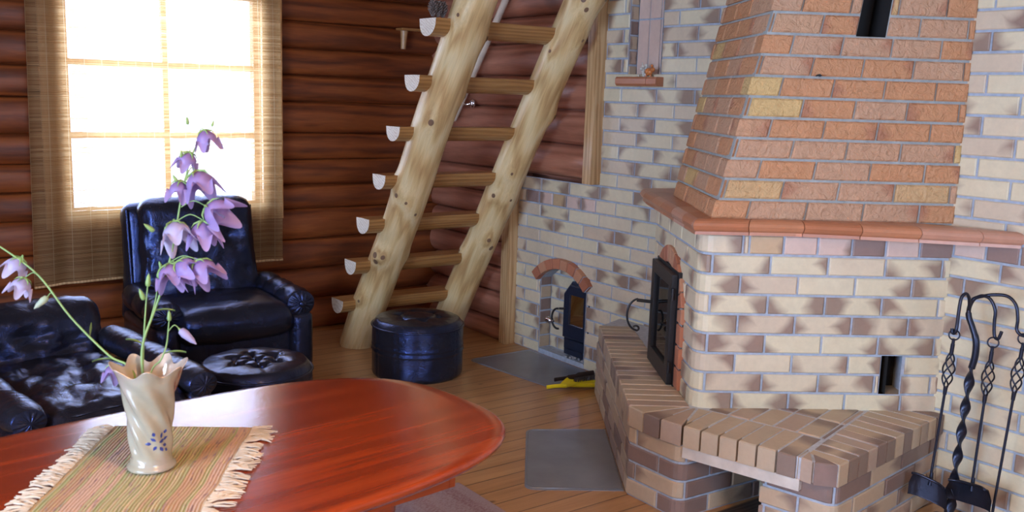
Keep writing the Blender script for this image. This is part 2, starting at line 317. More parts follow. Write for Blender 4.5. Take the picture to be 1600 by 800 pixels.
# ------------------------------------------------------------------ mesh builder
def wm(o):
    m = o.matrix_basis.copy()
    while o.parent: o = o.parent; m = o.matrix_basis @ m
    return m
class MB:
    def __init__(s): s.v = []; s.f = []; s.mi = []; s.uv = []; s.col = []; s.sm = []
    def add(s, verts, faces, mi=0, uvs=None, col=(0, 0, 0), smooth=False):
        o = len(s.v); s.v += [tuple(p) for p in verts]
        for k, fc in enumerate(faces):
            s.f.append([i+o for i in fc]); s.mi.append(mi); s.sm.append(smooth); s.col.append(col)
            s.uv.append([uvs[i] for i in fc] if uvs else [(0, 0)]*len(fc))
    def grid(s, P, nu, nv, mi=0, smooth=True, uv=None, closeu=False, col=(0, 0, 0)):
        vs = []; us = []
        cu = nu if closeu else nu+1
        for j in range(nv+1):
            for i in range(cu):
                vs.append(P(i/nu, j/nv)); us.append(uv(i/nu, j/nv) if uv else (i/nu, j/nv))
        fs = []
        for j in range(nv):
            for i in range(nu):
                a = j*cu+i; b = j*cu+(i+1) % cu; fs.append((a, b, b+cu, a+cu))
        s.add(vs, fs, mi, us, col, smooth)
    def tube(s, pts, rad, seg=10, mi=0, cap=True, smooth=True, up=None, flat=None):
        pts = [Vector(p) for p in pts]; n = len(pts)
        if not hasattr(rad, '__len__'): rad = [rad]*n
        vs = []; prev = None
        for i in range(n):
            t = (pts[min(i+1, n-1)]-pts[max(i-1, 0)]).normalized()
            if prev is None:
                a = Vector(up) if up else (Vector((0, 0, 1)) if abs(t.z) < .9 else Vector((1, 0, 0)))
            else: a = prev
            x = (a - t*a.dot(t)).normalized(); y = t.cross(x); prev = x
            for k in range(seg):
                th = 2*PI*k/seg
                rx = rad[i]; ry = rad[i]*(flat if flat else 1)
                vs.append(pts[i] + x*math.cos(th)*rx + y*math.sin(th)*ry)
        fs = [(i*seg+k, i*seg+(k+1) % seg, (i+1)*seg+(k+1) % seg, (i+1)*seg+k) for i in range(n-1) for k in range(seg)]
        us = [(k/seg, i/max(1, n-1)) for i in range(n) for k in range(seg)]
        s.add(vs, fs, mi, us, smooth=smooth)
        if cap: s.add(vs[:seg], [tuple(range(seg))[::-1]], mi); s.add(vs[-seg:], [tuple(range(seg))], mi)
    def lathe(s, prof, c=(0, 0, 0), seg=32, mi=0, axis='Z', capb=True, capt=True, smooth=True, rfun=None):
        c = Vector(c); vs = []
        for (r, z) in prof:
            for k in range(seg):
                th = 2*PI*k/seg; rr = rfun(r, z, th) if rfun else r
                p = Vector((rr*math.cos(th), rr*math.sin(th), z))
                if axis == 'X': p = Vector((p.z, p.x, p.y))
                elif axis == 'Y': p = Vector((p.x, p.z, p.y))
                vs.append(c+p)
        n = len(prof)
        fs = [(i*seg+k, i*seg+(k+1) % seg, (i+1)*seg+(k+1) % seg, (i+1)*seg+k) for i in range(n-1) for k in range(seg)]
        s.add(vs, fs, mi, [(k/seg, i/n) for i in range(n) for k in range(seg)], smooth=smooth)
        if capb: s.add(vs[:seg], [tuple(range(seg))[::-1]], mi)
        if capt: s.add(vs[-seg:], [tuple(range(seg))], mi)
    def box(s, lo, hi, mi=0, bev=0.0, mtx=None, col=(0, 0, 0)):
        bm = bmesh.new(); bmesh.ops.create_cube(bm, size=1)
        d = [hi[i]-lo[i] for i in range(3)]; c = [(hi[i]+lo[i])/2 for i in range(3)]
        for v in bm.verts: v.co = Vector((v.co.x*d[0], v.co.y*d[1], v.co.z*d[2]))
        if bev: bmesh.ops.bevel(bm, geom=list(bm.edges), offset=min(bev, min(d)*.45), segments=2, profile=.7, affect='EDGES')
        for v in bm.verts: v.co += Vector(c)
        if mtx: bmesh.ops.transform(bm, matrix=mtx, verts=bm.verts)
        bm.verts.index_update()
        s.add([v.co.copy() for v in bm.verts], [[v.index for v in f.verts] for f in bm.faces], mi, [(0, 0)]*len(bm.verts), col)
        bm.free()
    def prism(s, poly, z0, z1, mi=0, bev=0.0, uvs=None, col=(0, 0, 0)):
        """poly: list of xy, counter-clockwise"""
        ar = sum(poly[i][0]*poly[(i+1) % len(poly)][1]-poly[(i+1) % len(poly)][0]*poly[i][1] for i in range(len(poly)))
        if ar < 0: poly = poly[::-1]; uvs = uvs[::-1] if uvs else None
        n = len(poly); uu = uvs or [(.5, .5)]*n
        cx = sum(p[0] for p in poly)/n; cy = sum(p[1] for p in poly)/n
        def ins(p, e):
            d = Vector((cx-p[0], cy-p[1])); L = d.length or 1
            return (p[0]+d.x/L*e*1.4, p[1]+d.y/L*e*1.4)
        if bev:
            vs = [(p[0], p[1], z0) for p in poly]+[(p[0], p[1], z1-bev) for p in poly]+[(*ins(p, bev), z1) for p in poly]
            fs = [tuple(range(n))[::-1], tuple(range(2*n, 3*n))]
            for L in (0, n): fs += [(L+i, L+(i+1) % n, L+n+(i+1) % n, L+n+i) for i in range(n)]
            s.add(vs, fs, mi, uu*3, col)
        else:
            vs = [(p[0], p[1], z0) for p in poly]+[(p[0], p[1], z1) for p in poly]
            fs = [tuple(range(n))[::-1], tuple(range(n, 2*n))]+[(i, (i+1) % n, n+(i+1) % n, n+i) for i in range(n)]
            s.add(vs, fs, mi, uu*2, col)
    def build(s, name, mats, parent=None, loc=None, recalc=True):
        me = bpy.data.meshes.new(name)
        me.from_pydata(s.v, [], s.f)
        if not isinstance(mats, (list, tuple)): mats = [mats]
        for m in mats: me.materials.append(M[m] if isinstance(m, str) else m)
        me.uv_layers.new(name='UVMap'); me.color_attributes.new('bc', 'FLOAT_COLOR', 'CORNER')
        li = 0; uvf = []; cf = []
        for k, fc in enumerate(s.f):
            for j in range(len(fc)):
                uvf += list(s.uv[k][j]); cf += [*s.col[k], 1.]
        me.uv_layers['UVMap'].data.foreach_set('uv', uvf); me.color_attributes['bc'].data.foreach_set('color', cf)
        me.polygons.foreach_set('material_index', s.mi); me.polygons.foreach_set('use_smooth', s.sm)
        if recalc:
            bm = bmesh.new(); bm.from_mesh(me); bmesh.ops.recalc_face_normals(bm, faces=bm.faces); bm.to_mesh(me); bm.free()
        me.update()
        o = bpy.data.objects.new(name, me); COL.objects.link(o)
        if parent is not None:
            o.parent = parent; me.transform(wm(parent).inverted())
        return o

def tag(o, label, cat, group=None, kind=None):
    if label: o['label'] = label
    if cat: o['category'] = cat
    if group: o['group'] = group
    if kind: o['kind'] = kind
    return o
def struct(o, label=None):
    o['kind'] = 'structure'
    if label: o['label'] = label
    return o
def thing(name, label, cat, loc=(0, 0, 0), rz=0, group=None):
    o = bpy.data.objects.new(name, None); COL.objects.link(o); o.empty_display_size = .1
    o.matrix_basis = Matrix.Translation(Vector(loc)) @ Matrix.Rotation(rz, 4, 'Z')
    return tag(o, label, cat, group)
def local(mb, name, mats, parent):
    """mesh authored in the parent's own frame"""
    me_o = mb.build(name, mats); me_o.parent = parent; return me_o

# ------------------------------------------------------------------ wall/brick tools
def path(verts, radii=None, n=5):
    """verts: xy list, outward side is on the right of travel; returns list of Vector2 with rounded corners"""
    out = [Vector(verts[0])]
    for i in range(1, len(verts)-1):
        r = radii.get(i, 0) if radii else 0
        a, b, c = Vector(verts[i-1]), Vector(verts[i]), Vector(verts[i+1])
        if r <= 0: out.append(b); continue
        d1 = (a-b).normalized(); d2 = (c-b).normalized()
        ang = d1.angle(d2); t = r/math.tan(ang/2)
        p1 = b+d1*t; p2 = b+d2*t
        cen = b+(d1+d2).normalized()*(r/math.sin(ang/2))
        for k in range(n+1):
            q = p1.lerp(p2, k/n); out.append(cen+(q-cen).normalized()*r)
    out.append(Vector(verts[-1])); return out
class Face:
    """surface swept along a plan path; V(z) gives the path at height z"""
    def __init__(s, V, zref=0, side=1):
        s.V = V if callable(V) else (lambda z, v=V: v)
        ref = s.V(zref); s.cum = [0]
        for i in range(len(ref)-1): s.cum.append(s.cum[-1]+(ref[i+1]-ref[i]).length)
        s.L = s.cum[-1]; s.side = side
    def at(s, t, z, off=0):
        v = s.V(z); c = s.cum; n = len(v)
        t = max(0, min(s.L, t)); i = 0
        while i < n-2 and t > c[i+1]+1e-9: i += 1
        k = (t-c[i])/(c[i+1]-c[i]); p = v[i].lerp(v[i+1], k)
        def nn(j):
            d = (v[j+1]-v[j]).normalized(); return Vector((d.y, -d.x))*s.side
        m = nn(i); sc = 1
        if k < 1e-4 and i > 0: q = (m+nn(i-1)).normalized(); sc = 1/max(.5, q.dot(m)); m = q
        elif k > 1-1e-4 and i < n-2: q = (m+nn(i+1)).normalized(); sc = 1/max(.5, q.dot(m)); m = q
        p = p+m*off*sc
        return Vector((p.x, p.y, z))
def brick(mb, F, s0, s1, z0, z1, t=.007, mi=0, e=.004, jit=0, col=None):
    if s1-s0 < .012: return
    ss = [s0, s0+e]+[c for c in F.cum if s0+e*1.5 < c < s1-e*1.5]+[s1-e, s1]
    zs = [z0, z0+e, z1-e, z1]
    if jit: t = t+random.uniform(-jit, jit)
    vs = []; us = []
    for j, z in enumerate(zs):
        for i, a in enumerate(ss):
            ed = i in (0, len(ss)-1) or j in (0, 3)
            vs.append(F.at(a, z, t-(e*.8 if ed else 0))); us.append(((a-s0)/(s1-s0), (z-z0)/(z1-z0)))
    n = len(ss)
    fs = [(j*n+i, j*n+i+1, (j+1)*n+i+1, (j+1)*n+i) for j in range(3) for i in range(n-1)]
    ring = [i for i in range(n)]+[j*n+n-1 for j in range(1, 4)]+[3*n+i for i in range(n-2, -1, -1)]+[j*n for j in (2, 1)]
    o = len(vs)
    for r in ring:
        j, i = divmod(r, n); vs.append(F.at(ss[i], zs[j], -.003)); us.append(us[r])
    m = len(ring); fs += [(ring[k], o+k, o+(k+1) % m, ring[(k+1) % m]) for k in range(m)]
    if col is None: col = bcol()
    mb.add(vs, fs, mi, us, col)
def bcol(p=.62):
    a = random.random()
    l = random.uniform(.35, .8) if random.random() < p*.6 else 0
    r = random.uniform(.35, .8) if random.random() < p*.6 else 0
    return (a, l, r)
def sub_iv(iv, cuts):
    out = [iv]
    for c0, c1 in cuts:
        nx = []
        for a, b in out:
            if c1 <= a or c0 >= b: nx.append((a, b)); continue
            if c0 > a: nx.append((a, c0))
            if c1 < b: nx.append((c1, b))
        out = nx
    return out
def lay(mb, F, rows, L, s0=0, s1=None, phase=0., cuts=None, j=.005, mi=0, header=None, hmi=None, t=.007, jit=.001, colf=bcol, mort=1, sub=3, e=.004):
    """rows: list of (z0,z1). cuts(z0,z1)->intervals left open. header: {row: (a,b,w)} rows of short bricks"""
    s1 = F.L if s1 is None else s1
    prev_dark = 0
    for k, (z0, z1) in enumerate(rows):
        cz = cuts(z0, z1) if cuts else []
        units = []
        a = s0-L+((phase+(.5 if k % 2 else 0)) % 1)*L
        while a < s1:
            units.append((a, a+L, mi)); a += L
        if header and k in header:
            h0, h1, w = header[k]
            units = [(p, q, m_) for (u0, u1, m_) in units for (p, q) in sub_iv((u0, u1), [(h0, h1)])]
            n = max(1, round((h1-h0)/w)); w = (h1-h0)/n
            units += [(h0+i*w, h0+(i+1)*w, hmi if hmi is not None else mi) for i in range(n)]
        pair = random.random() < .55
        for (a, b, m_) in units:
            for (p, q) in sub_iv((max(a, s0), min(b, s1)), cz):
                c = colf()
                if colf is bcol and m_ == mi:
                    # burnt ends tend to meet at the same joint
                    l = random.uniform(.45, .85) if (pair and random.random() < .75) else c[1]*.8
                    pair = random.random() < .42
                    r = random.uniform(.45, .85) if (pair and random.random() < .75) else c[2]*.8
                    c = (c[0], l, r)
                brick(mb, F, p+j, q-j, z0+j, z1-j, t, m_, e, jit, c)
        for q in range(sub):
            za = z0+(z1-z0)*q/sub; zb = z0+(z1-z0)*(q+1)/sub
            for (p, r) in sub_iv((s0, s1), cuts(za, zb) if cuts else []):
                ss = [p]+[c for c in F.cum if p < c < r]+[r]
                vs = [F.at(x, z, 0) for z in (za, zb) for x in ss]; n = len(ss)
                mb.add(vs, [(i, i+1, n+i+1, n+i) for i in range(n-1)], mort)

# ================================================================== THE ROOM
WX, WY = 3.62, 5.757            # east wall plane, north wall plane
XW, YS, ZC = -2.4, -2.3, 2.62   # west wall, south wall, ceiling
mb = MB(); mb.box((XW-.1, YS-.1, -.06), (WX+.35, WY+.3, 0)); struct(mb.build('floor', 'floor'))
mb = MB(); mb.box((XW-.1, YS-.1, ZC), (WX+.35, WY+.3, ZC+.06)); struct(mb.build('ceiling', 'ceiling'))

def logwall(name, m, seams, P, s_range, openings, bulge=.075, nseg=60, thick=None):
    """P(s,z,off) -> point;  openings: (s0,s1,z0,z1)"""
    mb = MB(); s0, s1 = s_range
    for k in range(len(seams)-1):
        za, zb = seams[k], seams[k+1]; seed = k*7.3+len(name)
        pieces = [(s0, s1)]
        for (o0, o1, oz0, oz1) in openings:
            if zb > oz0+.03 and za < oz1-.03: pieces = [q for p in pieces for q in sub_iv(p, [(o0, o1)])]
        for (p, q) in pieces:
            n = max(4, int((q-p)*14))
            def pt(u, v, p=p, q=q, za=za, zb=zb, seed=seed):
                s = p+(q-p)*u; t = -1+2*v
                wob = .010*noise.noise(Vector((s*.8, seed, 0)))
                hb = (zb-za)/2; zc = (za+zb)/2
                z = zc+hb*math.sin(t*PI/2)*1.0+wob*(1-abs(t))
                za_ = noise.noise(Vector((s*.55, za*9, 5)))*.012; zb_ = noise.noise(Vector((s*.55, zb*9, 5)))*.012
                z += za_*(1-v)+zb_*v
                off = bulge*(max(0, math.cos(t*PI/2))**.8)*(1+.12*noise.noise(Vector((s*1.3, seed, 2))))+.004*noise.noise(Vector((s*6, z*12, seed)))
                return P(s, z, off)
            mb.grid(pt, n, 12, uv=lambda u, v: (u, v))
    return mb
nseam = [0, .215, .417, .614, .81, .967, 1.13, 1.30, 1.497, 1.668, 1.841, 2.005, 2.18, 2.36, 2.54, 2.70]
WO = (1.13, 2.36, .80, 2.17)     # window opening x0,x1,z0,z1
mb = logwall('n', 'log_n', nseam, lambda s, z, o: Vector((s, WY+.025-o, z)), (XW, WX+.08), [WO], bulge=.046)
o = mb.build('wall_north', 'log_n'); struct(o)
# wall body behind the round faces, with the reveal of the window opening
def wallbody(name, m, boxes):
    b = MB()
    for lo, hi in boxes: b.box(lo, hi)
    o = b.build(name, m); return struct(o)
y0, y1 = WY+.03, WY+.22
wallbody('wall_north_core', 'log_n', [((XW, y0, 0), (WO[0], y1, ZC)), ((WO[1], y0, 0), (WX+.3, y1, ZC)), ((WO[0], y0, 0), (WO[1], y1, WO[2])), ((WO[0], y0, WO[3]), (WO[1], y1, ZC))])
eseam = [-.02, .116, .30, .47, .64, .80, .95, 1.112, 1.309, 1.515, 1.70, 1.899, 2.067, 2.25, 2.43, 2.66]
mb = logwall('e', 'log_e', eseam, lambda s, z, o: Vector((WX+.035-o, s, z)), (4.09, WY+.1), [(4.0, 4.80, -.1, 1.10)], bulge=.095)
struct(mb.build('wall_east_logs', 'log_e'))
wallbody('wall_east_core', 'log_e', [((WX+.12, YS, 0), (WX+.34, WY+.2, ZC)), ((WX+.03, 4.80, 0), (WX+.12, WY+.1, ZC)), ((WX+.03, 4.12, 1.11), (WX+.12, 4.80, ZC))])

# brick part of the east wall -------------------------------------------------
ph = .0787
rows = [(-.011+ph*k if k else 0, -.011+ph*(k+1)) for k in range(0, 34)]
def s_of_y(y): return 4.80-y
FA = Face([Vector((WX, 4.80)), Vector((WX, YS))], side=-1)
FA.side = 1
if FA.at(1, 1, 1).x > WX: FA.side = -1
AY0, AY1 = 4.095, 4.525; AZS = .475; AZC = .565   # niche and the arch over it
ahalf = (AY1-AY0)/2; arise = AZC-AZS; aR = (ahalf**2+arise**2)/(2*arise); aC = AZC-aR; acy = (AY0+AY1)/2
NY0, NY1, NZ0 = 3.595, 3.84, 1.705                # tall recess above the little tile shelf
def cutsA(z0, z1):
    c = []
    if z0 > 1.08: c.append((-1, s_of_y(4.10)))
    z = z0
    if z0 < .03: c.append((s_of_y(AY1), s_of_y(AY0))) if z1 > .03 else None
    elif z0 < AZS: c.append((s_of_y(AY1), s_of_y(AY0)))
    elif z0 < AZC:
        h = math.sqrt(max(0, aR**2-(z0-aC)**2)); c.append((s_of_y(acy+h), s_of_y(acy-h)))
    if z0 > NZ0-.02: c.append((s_of_y(NY1), s_of_y(NY0)))
    if z1 < 1.12 and z0 < 1.12: c.append((s_of_y(3.10), s_of_y(2.10)))
    return c
mb = MB()
lay(mb, FA, rows, .268, phase=.42, cuts=cutsA, mi=0, header={12: (s_of_y(4.70), s_of_y(4.05), .125), 13: (s_of_y(1.93), s_of_y(-.5), .125)}, hmi=2)
# niche recess of the small stove
def reveal(mb, y, x0, x1, z0, z1, sgn, mi=0):
    Fr = Face([Vector((x0, y)), Vector((x1, y))]); Fr.side = 1
    if (Fr.at(.01, 1, 1).y-y)*sgn < 0: Fr.side = -1
    rr = [(z, min(z1, z+ph)) for z in [z0+ph*i for i in range(int((z1-z0)/ph+.99))] if min(z1, z+ph)-z > .02]
    lay(mb, Fr, rr, .3, phase=.0, mi=mi, t=.004)
ND = .085
mbn = mb
reveal(mb, AY1, WX-.006, WX+ND, .03, .54, -1, 3); reveal(mb, AY0, WX-.006, WX+ND, .03, .54, 1, 3)
Fb = Face([Vector((WX+ND, AY1)), Vector((WX+ND, AY0))], side=FA.side)
lay(mb, Fb, [(.03+ph*k, .03+ph*(k+1)) for k in range(7)], .268, phase=.3)
mb.add([(WX+ND, AY0, .03), (WX+ND, AY1, .03), (WX-.004, AY1, .03), (WX-.004, AY0, .03)], [(0, 1, 2, 3)], 1)
mb.add([(WX-.004, AY0, .03), (WX-.004, AY1, .03), (WX-.004, AY1, 0), (WX-.004, AY0, 0)], [(0, 1, 2, 3)], 1)
# arch soffit
def sof(u, v):
    th = math.asin(ahalf/aR); a = -th+2*th*u
    return Vector((WX-.004+(ND+.004)*v, acy+aR*math.sin(a), aC+aR*math.cos(a)))
mb.grid(sof, 12, 1, 1)
# tall recess: three columns of upright bricks at the back, dark reveals
RD = .06
for i in range(3):
    ya = NY1-.008-i*.085; yb = ya-.076
    z = NZ0; k = 0
    while z < ZC:
        z2 = z+.30 if (i != 1 or k) else z+.30
        lo = (WX+RD-.008, max(yb, NY0+.002), z+.004); hi = (WX+RD+.01, ya, min(z2-.004, ZC-.002))
        if hi[2]-lo[2] > .01: mb.box(lo, hi, 2, .003, col=(random.random()*.4, 0, 0))
        z = z2; k += 1
mb.add([(WX+RD, NY0, NZ0-.02), (WX+RD, NY1, NZ0-.02), (WX+RD, NY1, ZC), (WX+RD, NY0, ZC)], [(0, 1, 2, 3)], 1)
reveal(mb, NY1, WX-.006, WX+RD, NZ0-.02, ZC, -1, 3); reveal(mb, NY0, WX-.006, WX+RD, NZ0-.02, ZC, 1, 3)
mb.add([(WX+RD, NY0, NZ0-.02), (WX+RD, NY1, NZ0-.02), (WX, NY1, NZ0-.02), (WX, NY0, NZ0-.02)], [(0, 1, 2, 3)], 1)
struct(mb.build('wall_east', ['brick', 'mortar', 'brick_h', 'brick_b'], recalc=False))

# south and west walls (behind the camera), each with an unseen window opening added for light
def plainwall(name, axis, c, a0, a1, win, m):
    w0, w1, wz0, wz1 = win; t = .2; b = MB()
    def bx(p0, p1, z0, z1):
        if axis == 'y': b.box((p0, c-t, z0), (p1, c, z1))
        else: b.box((c-t, p0, z0), (c, p1, z1))
    bx(a0, w0, 0, ZC); bx(w1, a1, 0, ZC); bx(w0, w1, 0, wz0); bx(w0, w1, wz1, ZC)
    struct(b.build(name, m))
plainwall('wall_south', 'y', YS, XW-.2, WX+.34, (.15, 1.65, .9, 2.2), 'log_n')
plainwall('wall_west', 'x', XW, YS, WY+.2, (.05, 1.95, .85, 2.25), 'log_e')
def window(name, P, w, h, cols, rows_, fw=.05, mw=.028):
    """P(u,v,d): u across, v up, d depth into the wall"""
    b = MB()
    def bar(u0, u1, v0, v1, d0, d1):
        a = P(u0, v0, d0); c = P(u1, v1, d1)
        b.box([min(a[i], c[i]) for i in range(3)], [max(a[i], c[i]) for i in range(3)], 0, .004)
    bar(0, fw, 0, h, 0, .06); bar(w-fw, w, 0, h, 0, .06); bar(fw, w-fw, 0, fw, 0, .06); bar(fw, w-fw, h-fw, h, 0, .06)
    for i in range(1, cols):
        u = w*i/cols; bar(u-mw/2, u+mw/2, fw, h-fw, .012, .05)
    for j in range(1, rows_):
        v = fw+(h-2*fw)*j/rows_; bar(fw, w-fw, v-mw/2, v+mw/2, .014, .048)
    o = struct(b.build(name, 'frame'))
    g = MB(); q = [P(fw*.5, fw*.5, .03), P(w-fw*.5, fw*.5, .03), P(w-fw*.5, h-fw*.5, .03), P(fw*.5, h-fw*.5, .03)]
    g.add(q, [(0, 1, 2, 3)]); pane = g.build('window_pane', 'glass'); pane.parent = o
    return o
# north window: two columns of three panes
wx0, wx1, wz0, wz1 = 1.165, 2.33, .825, 2.15
wo1 = window('window_1', lambda u, v, d: Vector((wx0+u, WY+.02+d, wz0+v)), wx1-wx0, wz1-wz0, 2, 3, .05, .034)
b = MB()
fy0, fy1 = WY-.060, WY-.028
b.box((1.055, fy0, .765), (1.185, fy1, 2.20), 0, .004); b.box((2.305, fy0, .765), (2.435, fy1, 2.20), 0, .004)
b.box((1.185, fy0, .765), (2.305, fy1, .865), 0, .004); b.box((1.185, fy0, 2.12), (2.305, fy1, 2.20), 0, .004)
for (a0, a1) in ((1.13, 1.167), (2.328, 2.36)): b.box((a0, fy1, .8), (a1, WY+.20, 2.17))
b.box((1.13, fy1, .80), (2.36, WY+.20, .827)); b.box((1.13, fy1, 2.148), (2.36, WY+.20, 2.17))
struct(b.build('trim_1', 'frame'))
window('unseen_window_2', lambda u, v, d: Vector((.15+u, YS-.12+d, .9+v)), 1.5, 1.3, 3, 2)  # this and the west window are unseen, added to bring in daylight
window('unseen_window_3', lambda u, v, d: Vector((XW-.12+d, .05+u, .85+v)), 1.9, 1.4, 3, 2)
# upright trim boards between logs and brick
b = MB(); b.box((WX-.075, 4.022, 1.10), (WX+.03, 4.098, ZC-.005), 0, .004); struct(b.build('trim_2', 'trim'))
b = MB(); b.box((WX-.078, 4.775, 0), (WX+.03, 4.850, 1.09), 0, .004); struct(b.build('trim_3', 'trim'))
# reed blind hung in front of the window
def blindP(u, v):
    x = 1.0+1.40*u; ztop = 2.45; zb = .455+.05*u+.008*math.sin(u*9)
    z = zb+(ztop-zb)*v
    fold = .016*math.sin(u*24+.6*math.sin(v*3))+.012*math.sin(u*61+1)
    amp = 1.0 if u < .12 or u > .88 else .35
    x -= .03*(1-v)*(1 if u < .2 else 0)*(1-u/.2)
    return Vector((x, WY-.100+fold*amp*.9-.012*math.sin(v*4), z))
bl_root = thing('reed_blind', 'sheer brown reed blind hanging in front of the bright window', 'blind', (1.7, WY-.1, .46))
b = MB(); b.grid(blindP, 110, 20, uv=lambda u, v: (u*1.4, v*2.0)); b.build('slatted_sheet', 'blind', bl_root, recalc=False)
b = MB(); b.tube([blindP(u/20, 0)+Vector((0, -.003, 0)) for u in range(21)], .008, 8); b.build('bottom_rod', 'trim', bl_root)
b = MB(); b.box((.97, WY-.135, 2.445), (2.43, WY-.065, 2.485), 0, .006); b.build('head_rail', 'trim', bl_root)

# ================================================================== THE BIG MASONRY STOVE
Cd = Vector((math.sin(R(123.6)), math.cos(R(123.6)))); Dd = Vector((math.sin(R(33.6)), math.cos(R(33.6))))
S1 = Vector((3.27, 3.22)); S2 = Vector((2.79, 2.49)); S3 = Vector((3.625, 1.937)); S0 = Vector((3.60, 3.00))
stove = thing('masonry_stove', 'big brick corner fireplace with tapering terracotta chimney, black glazed door and brick bench', 'fireplace', (3.2, 2.6, 0))
bodyV = path([S0, S1, S2, S3], {1: .02, 2: .055}, 5)
FB = Face(bodyV, side=-1)
if (FB.at(FB.L-.2, 1, 1)-Vector((3.3, 2.2, 1))).dot(Vector((-Dd.x, -Dd.y, 0))) < 0: FB.side = 1
LD = (S1-S2).length; LB = (S0-S1).length
def sD(d): return LB+LD-d-.03            # distance d from the front corner along the left face
def sC(c): return LB+LD+c-.06            # distance c along the front face
bz = .36; bh = .0797
brow = [(0+.09*k, .09*(k+1)) for k in range(4)]+[(bz+bh*k, bz+bh*(k+1)) for k in range(9)]
DOC = .487; DOR = .30
def cutsB(z0, z1):
    c = []
    if z0 > .35:                          # round-headed opening of the fire door
        w = .218
        if z0 < .66: c.append((sD(DOC+w), sD(DOC-w)))
        elif z0 < .66+w: h = math.sqrt(max(0, w*w-(z0-.66)**2)); c.append((sD(DOC+h), sD(DOC-h)))
    if z0 >= bz+bh-.01 and z1 <= bz+3*bh+.01: c.append((sC(.783), sC(.868)))
    return c
mb = MB()
def bcolB():
    return bcol()
lay(mb, FB, brow, .2305, s0=LB, phase=.33, cuts=cutsB, header={12: (sC(.21), FB.L, .1265)}, hmi=2)
# cleanout pocket in the front face
def PC(c, z, inn=0): p = S2+Cd*c+Dd*inn; return Vector((p.x, p.y, z))
cz0, cz1 = bz+bh, bz+3*bh
for (a, bq) in (((.783, 0), (.783, .12)), ((.868, 0), (.868, .12)), ((.783, .12), (.868, .12))):
    mb.add([PC(a[0], cz0, a[1]), PC(bq[0], cz0, bq[1]), PC(bq[0], cz1, bq[1]), PC(a[0], cz1, a[1])], [(0, 1, 2, 3)], 1 if a[0] > .8 and bq[0] > .8 else 3)
mb.add([PC(.783, cz0), PC(.868, cz0), PC(.868, cz0, .12), PC(.783, cz0, .12)], [(0, 1, 2, 3)], 4)
mb.add([PC(.783, cz1), PC(.868, cz1), PC(.868, cz1, .12), PC(.783, cz1, .12)], [(0, 1, 2, 3)], 3)
# firebox lining behind the door
def PD(d, z, out=0): p = S2+Dd*d-Cd*out; return Vector((p.x, p.y, z))
for (a, bq) in (((DOC-.222, 0), (DOC-.222, -.3)), ((DOC+.222, 0), (DOC+.222, -.3)), ((DOC-.222, -.3), (DOC+.222, -.3))):
    mb.add([PD(a[0], .36, a[1]), PD(bq[0], .36, bq[1]), PD(bq[0], .92, bq[1]), PD(a[0], .92, a[1])], [(0, 1, 2, 3)], 3)
mb.add([PD(DOC-.222, .37), PD(DOC+.222, .37), PD(DOC+.222, .37, -.3), PD(DOC-.222, .37, -.3)], [(0, 1, 2, 3)], 3)
mb.add([PD(DOC-.222, .92, -.001), PD(DOC+.222, .92, -.001), PD(DOC+.222, .92, -.3), PD(DOC-.222, .92, -.3)], [(0, 1, 2, 3)], 3)
mb.build('brick_body', ['brick', 'mortar', 'brick_h', 'soot', 'brick_b'], stove, recalc=False)

# chimney: tapering towards the wall
def chimV(z):
    k = z-1.145
    p2 = Vector((2.818, 2.470))+Vector((.187, -.122))*k
    p1 = Vector((3.300, 3.140))+Vector((.055, -.235))*k
    return [Vector((3.60, p1.y-.2)), p1, p2, Vector((3.62, 1.943))]
FC = Face(chimV, 1.145, side=FB.side)
cr = .0787
crow = [(1.135+cr*k, min(ZC-.003, 1.135+cr*(k+1))) for k in range(19)]
lc = FC.cum
dm0, dm1 = None, None
def cutsC(z0, z1):
    if 1.135+cr*9-.01 <= z0 < 1.135+cr*13-.01:
        w = lc[3]-lc[2]; a = (Vector((3.24, 2.191))-S2).length; bq = (Vector((3.334, 2.129))-S2).length
        sh = (Vector((.187, -.122))*(1.9-1.145)).length
        L19 = (chimV(1.9)[3]-chimV(1.9)[2]).length; off = (chimV(1.9)[2]-S2).length
        return [(lc[2]+(a-off)/L19*w, lc[2]+(bq-off)/L19*w)]
    return []
def ccol():
    a = random.random(); return (a, .0 if random.random() < .8 else .5, .0 if random.random() < .8 else .5)
mb = MB()
lay(mb, FC, crow, .228, s0=lc[1], phase=.18, cuts=cutsC, mi=0, t=.012, jit=.003, colf=ccol, e=.006, j=.005)
# dark damper slot lining
ct = cutsC(2, 2.1)[0]
zt_ = 1.135+cr*13
mb.add([FC.at(ct[0], zt_, 0), FC.at(ct[1], zt_, 0), FC.at(ct[1], zt_, -.16), FC.at(ct[0], zt_, -.16)], [(0, 1, 2, 3)], 2)
def PS(s, z, inn): p = FC.at(s, z, -inn); return p
z0_, z1_ = 1.135+cr*9, 1.135+cr*13
for (a, bq, m_) in (((ct[0], 0), (ct[0], .16), 2), ((ct[1], 0), (ct[1], .16), 2), ((ct[0], .16), (ct[1], .16), 2)):
    mb.add([PS(a[0], z0_, a[1]), PS(bq[0], z0_, bq[1]), PS(bq[0], z1_, bq[1]), PS(a[0], z1_, a[1])], [(0, 1, 2, 3)], m_)
mb.add([PS(ct[0], z0_, 0), PS(ct[1], z0_, 0), PS(ct[1], z0_, .16), PS(ct[0], z0_, .16)], [(0, 1, 2, 3)], 2)
mb.build('chimney', ['brick_c', 'mortar_c', 'soot'], stove, recalc=False)
nb = MB(); q = PC(.392, 1.691, .03)
nb.tube([q, q-Vector((Dd.x, Dd.y, 0))*.07+Vector((0, 0, .004))], .0035, 6); nb.lathe([(.002, -.003), (.008, 0), (.006, .004)], q-Vector((Dd.x, Dd.y, 0))*.07, 8)
nb.build('iron_nail', 'iron', stove)

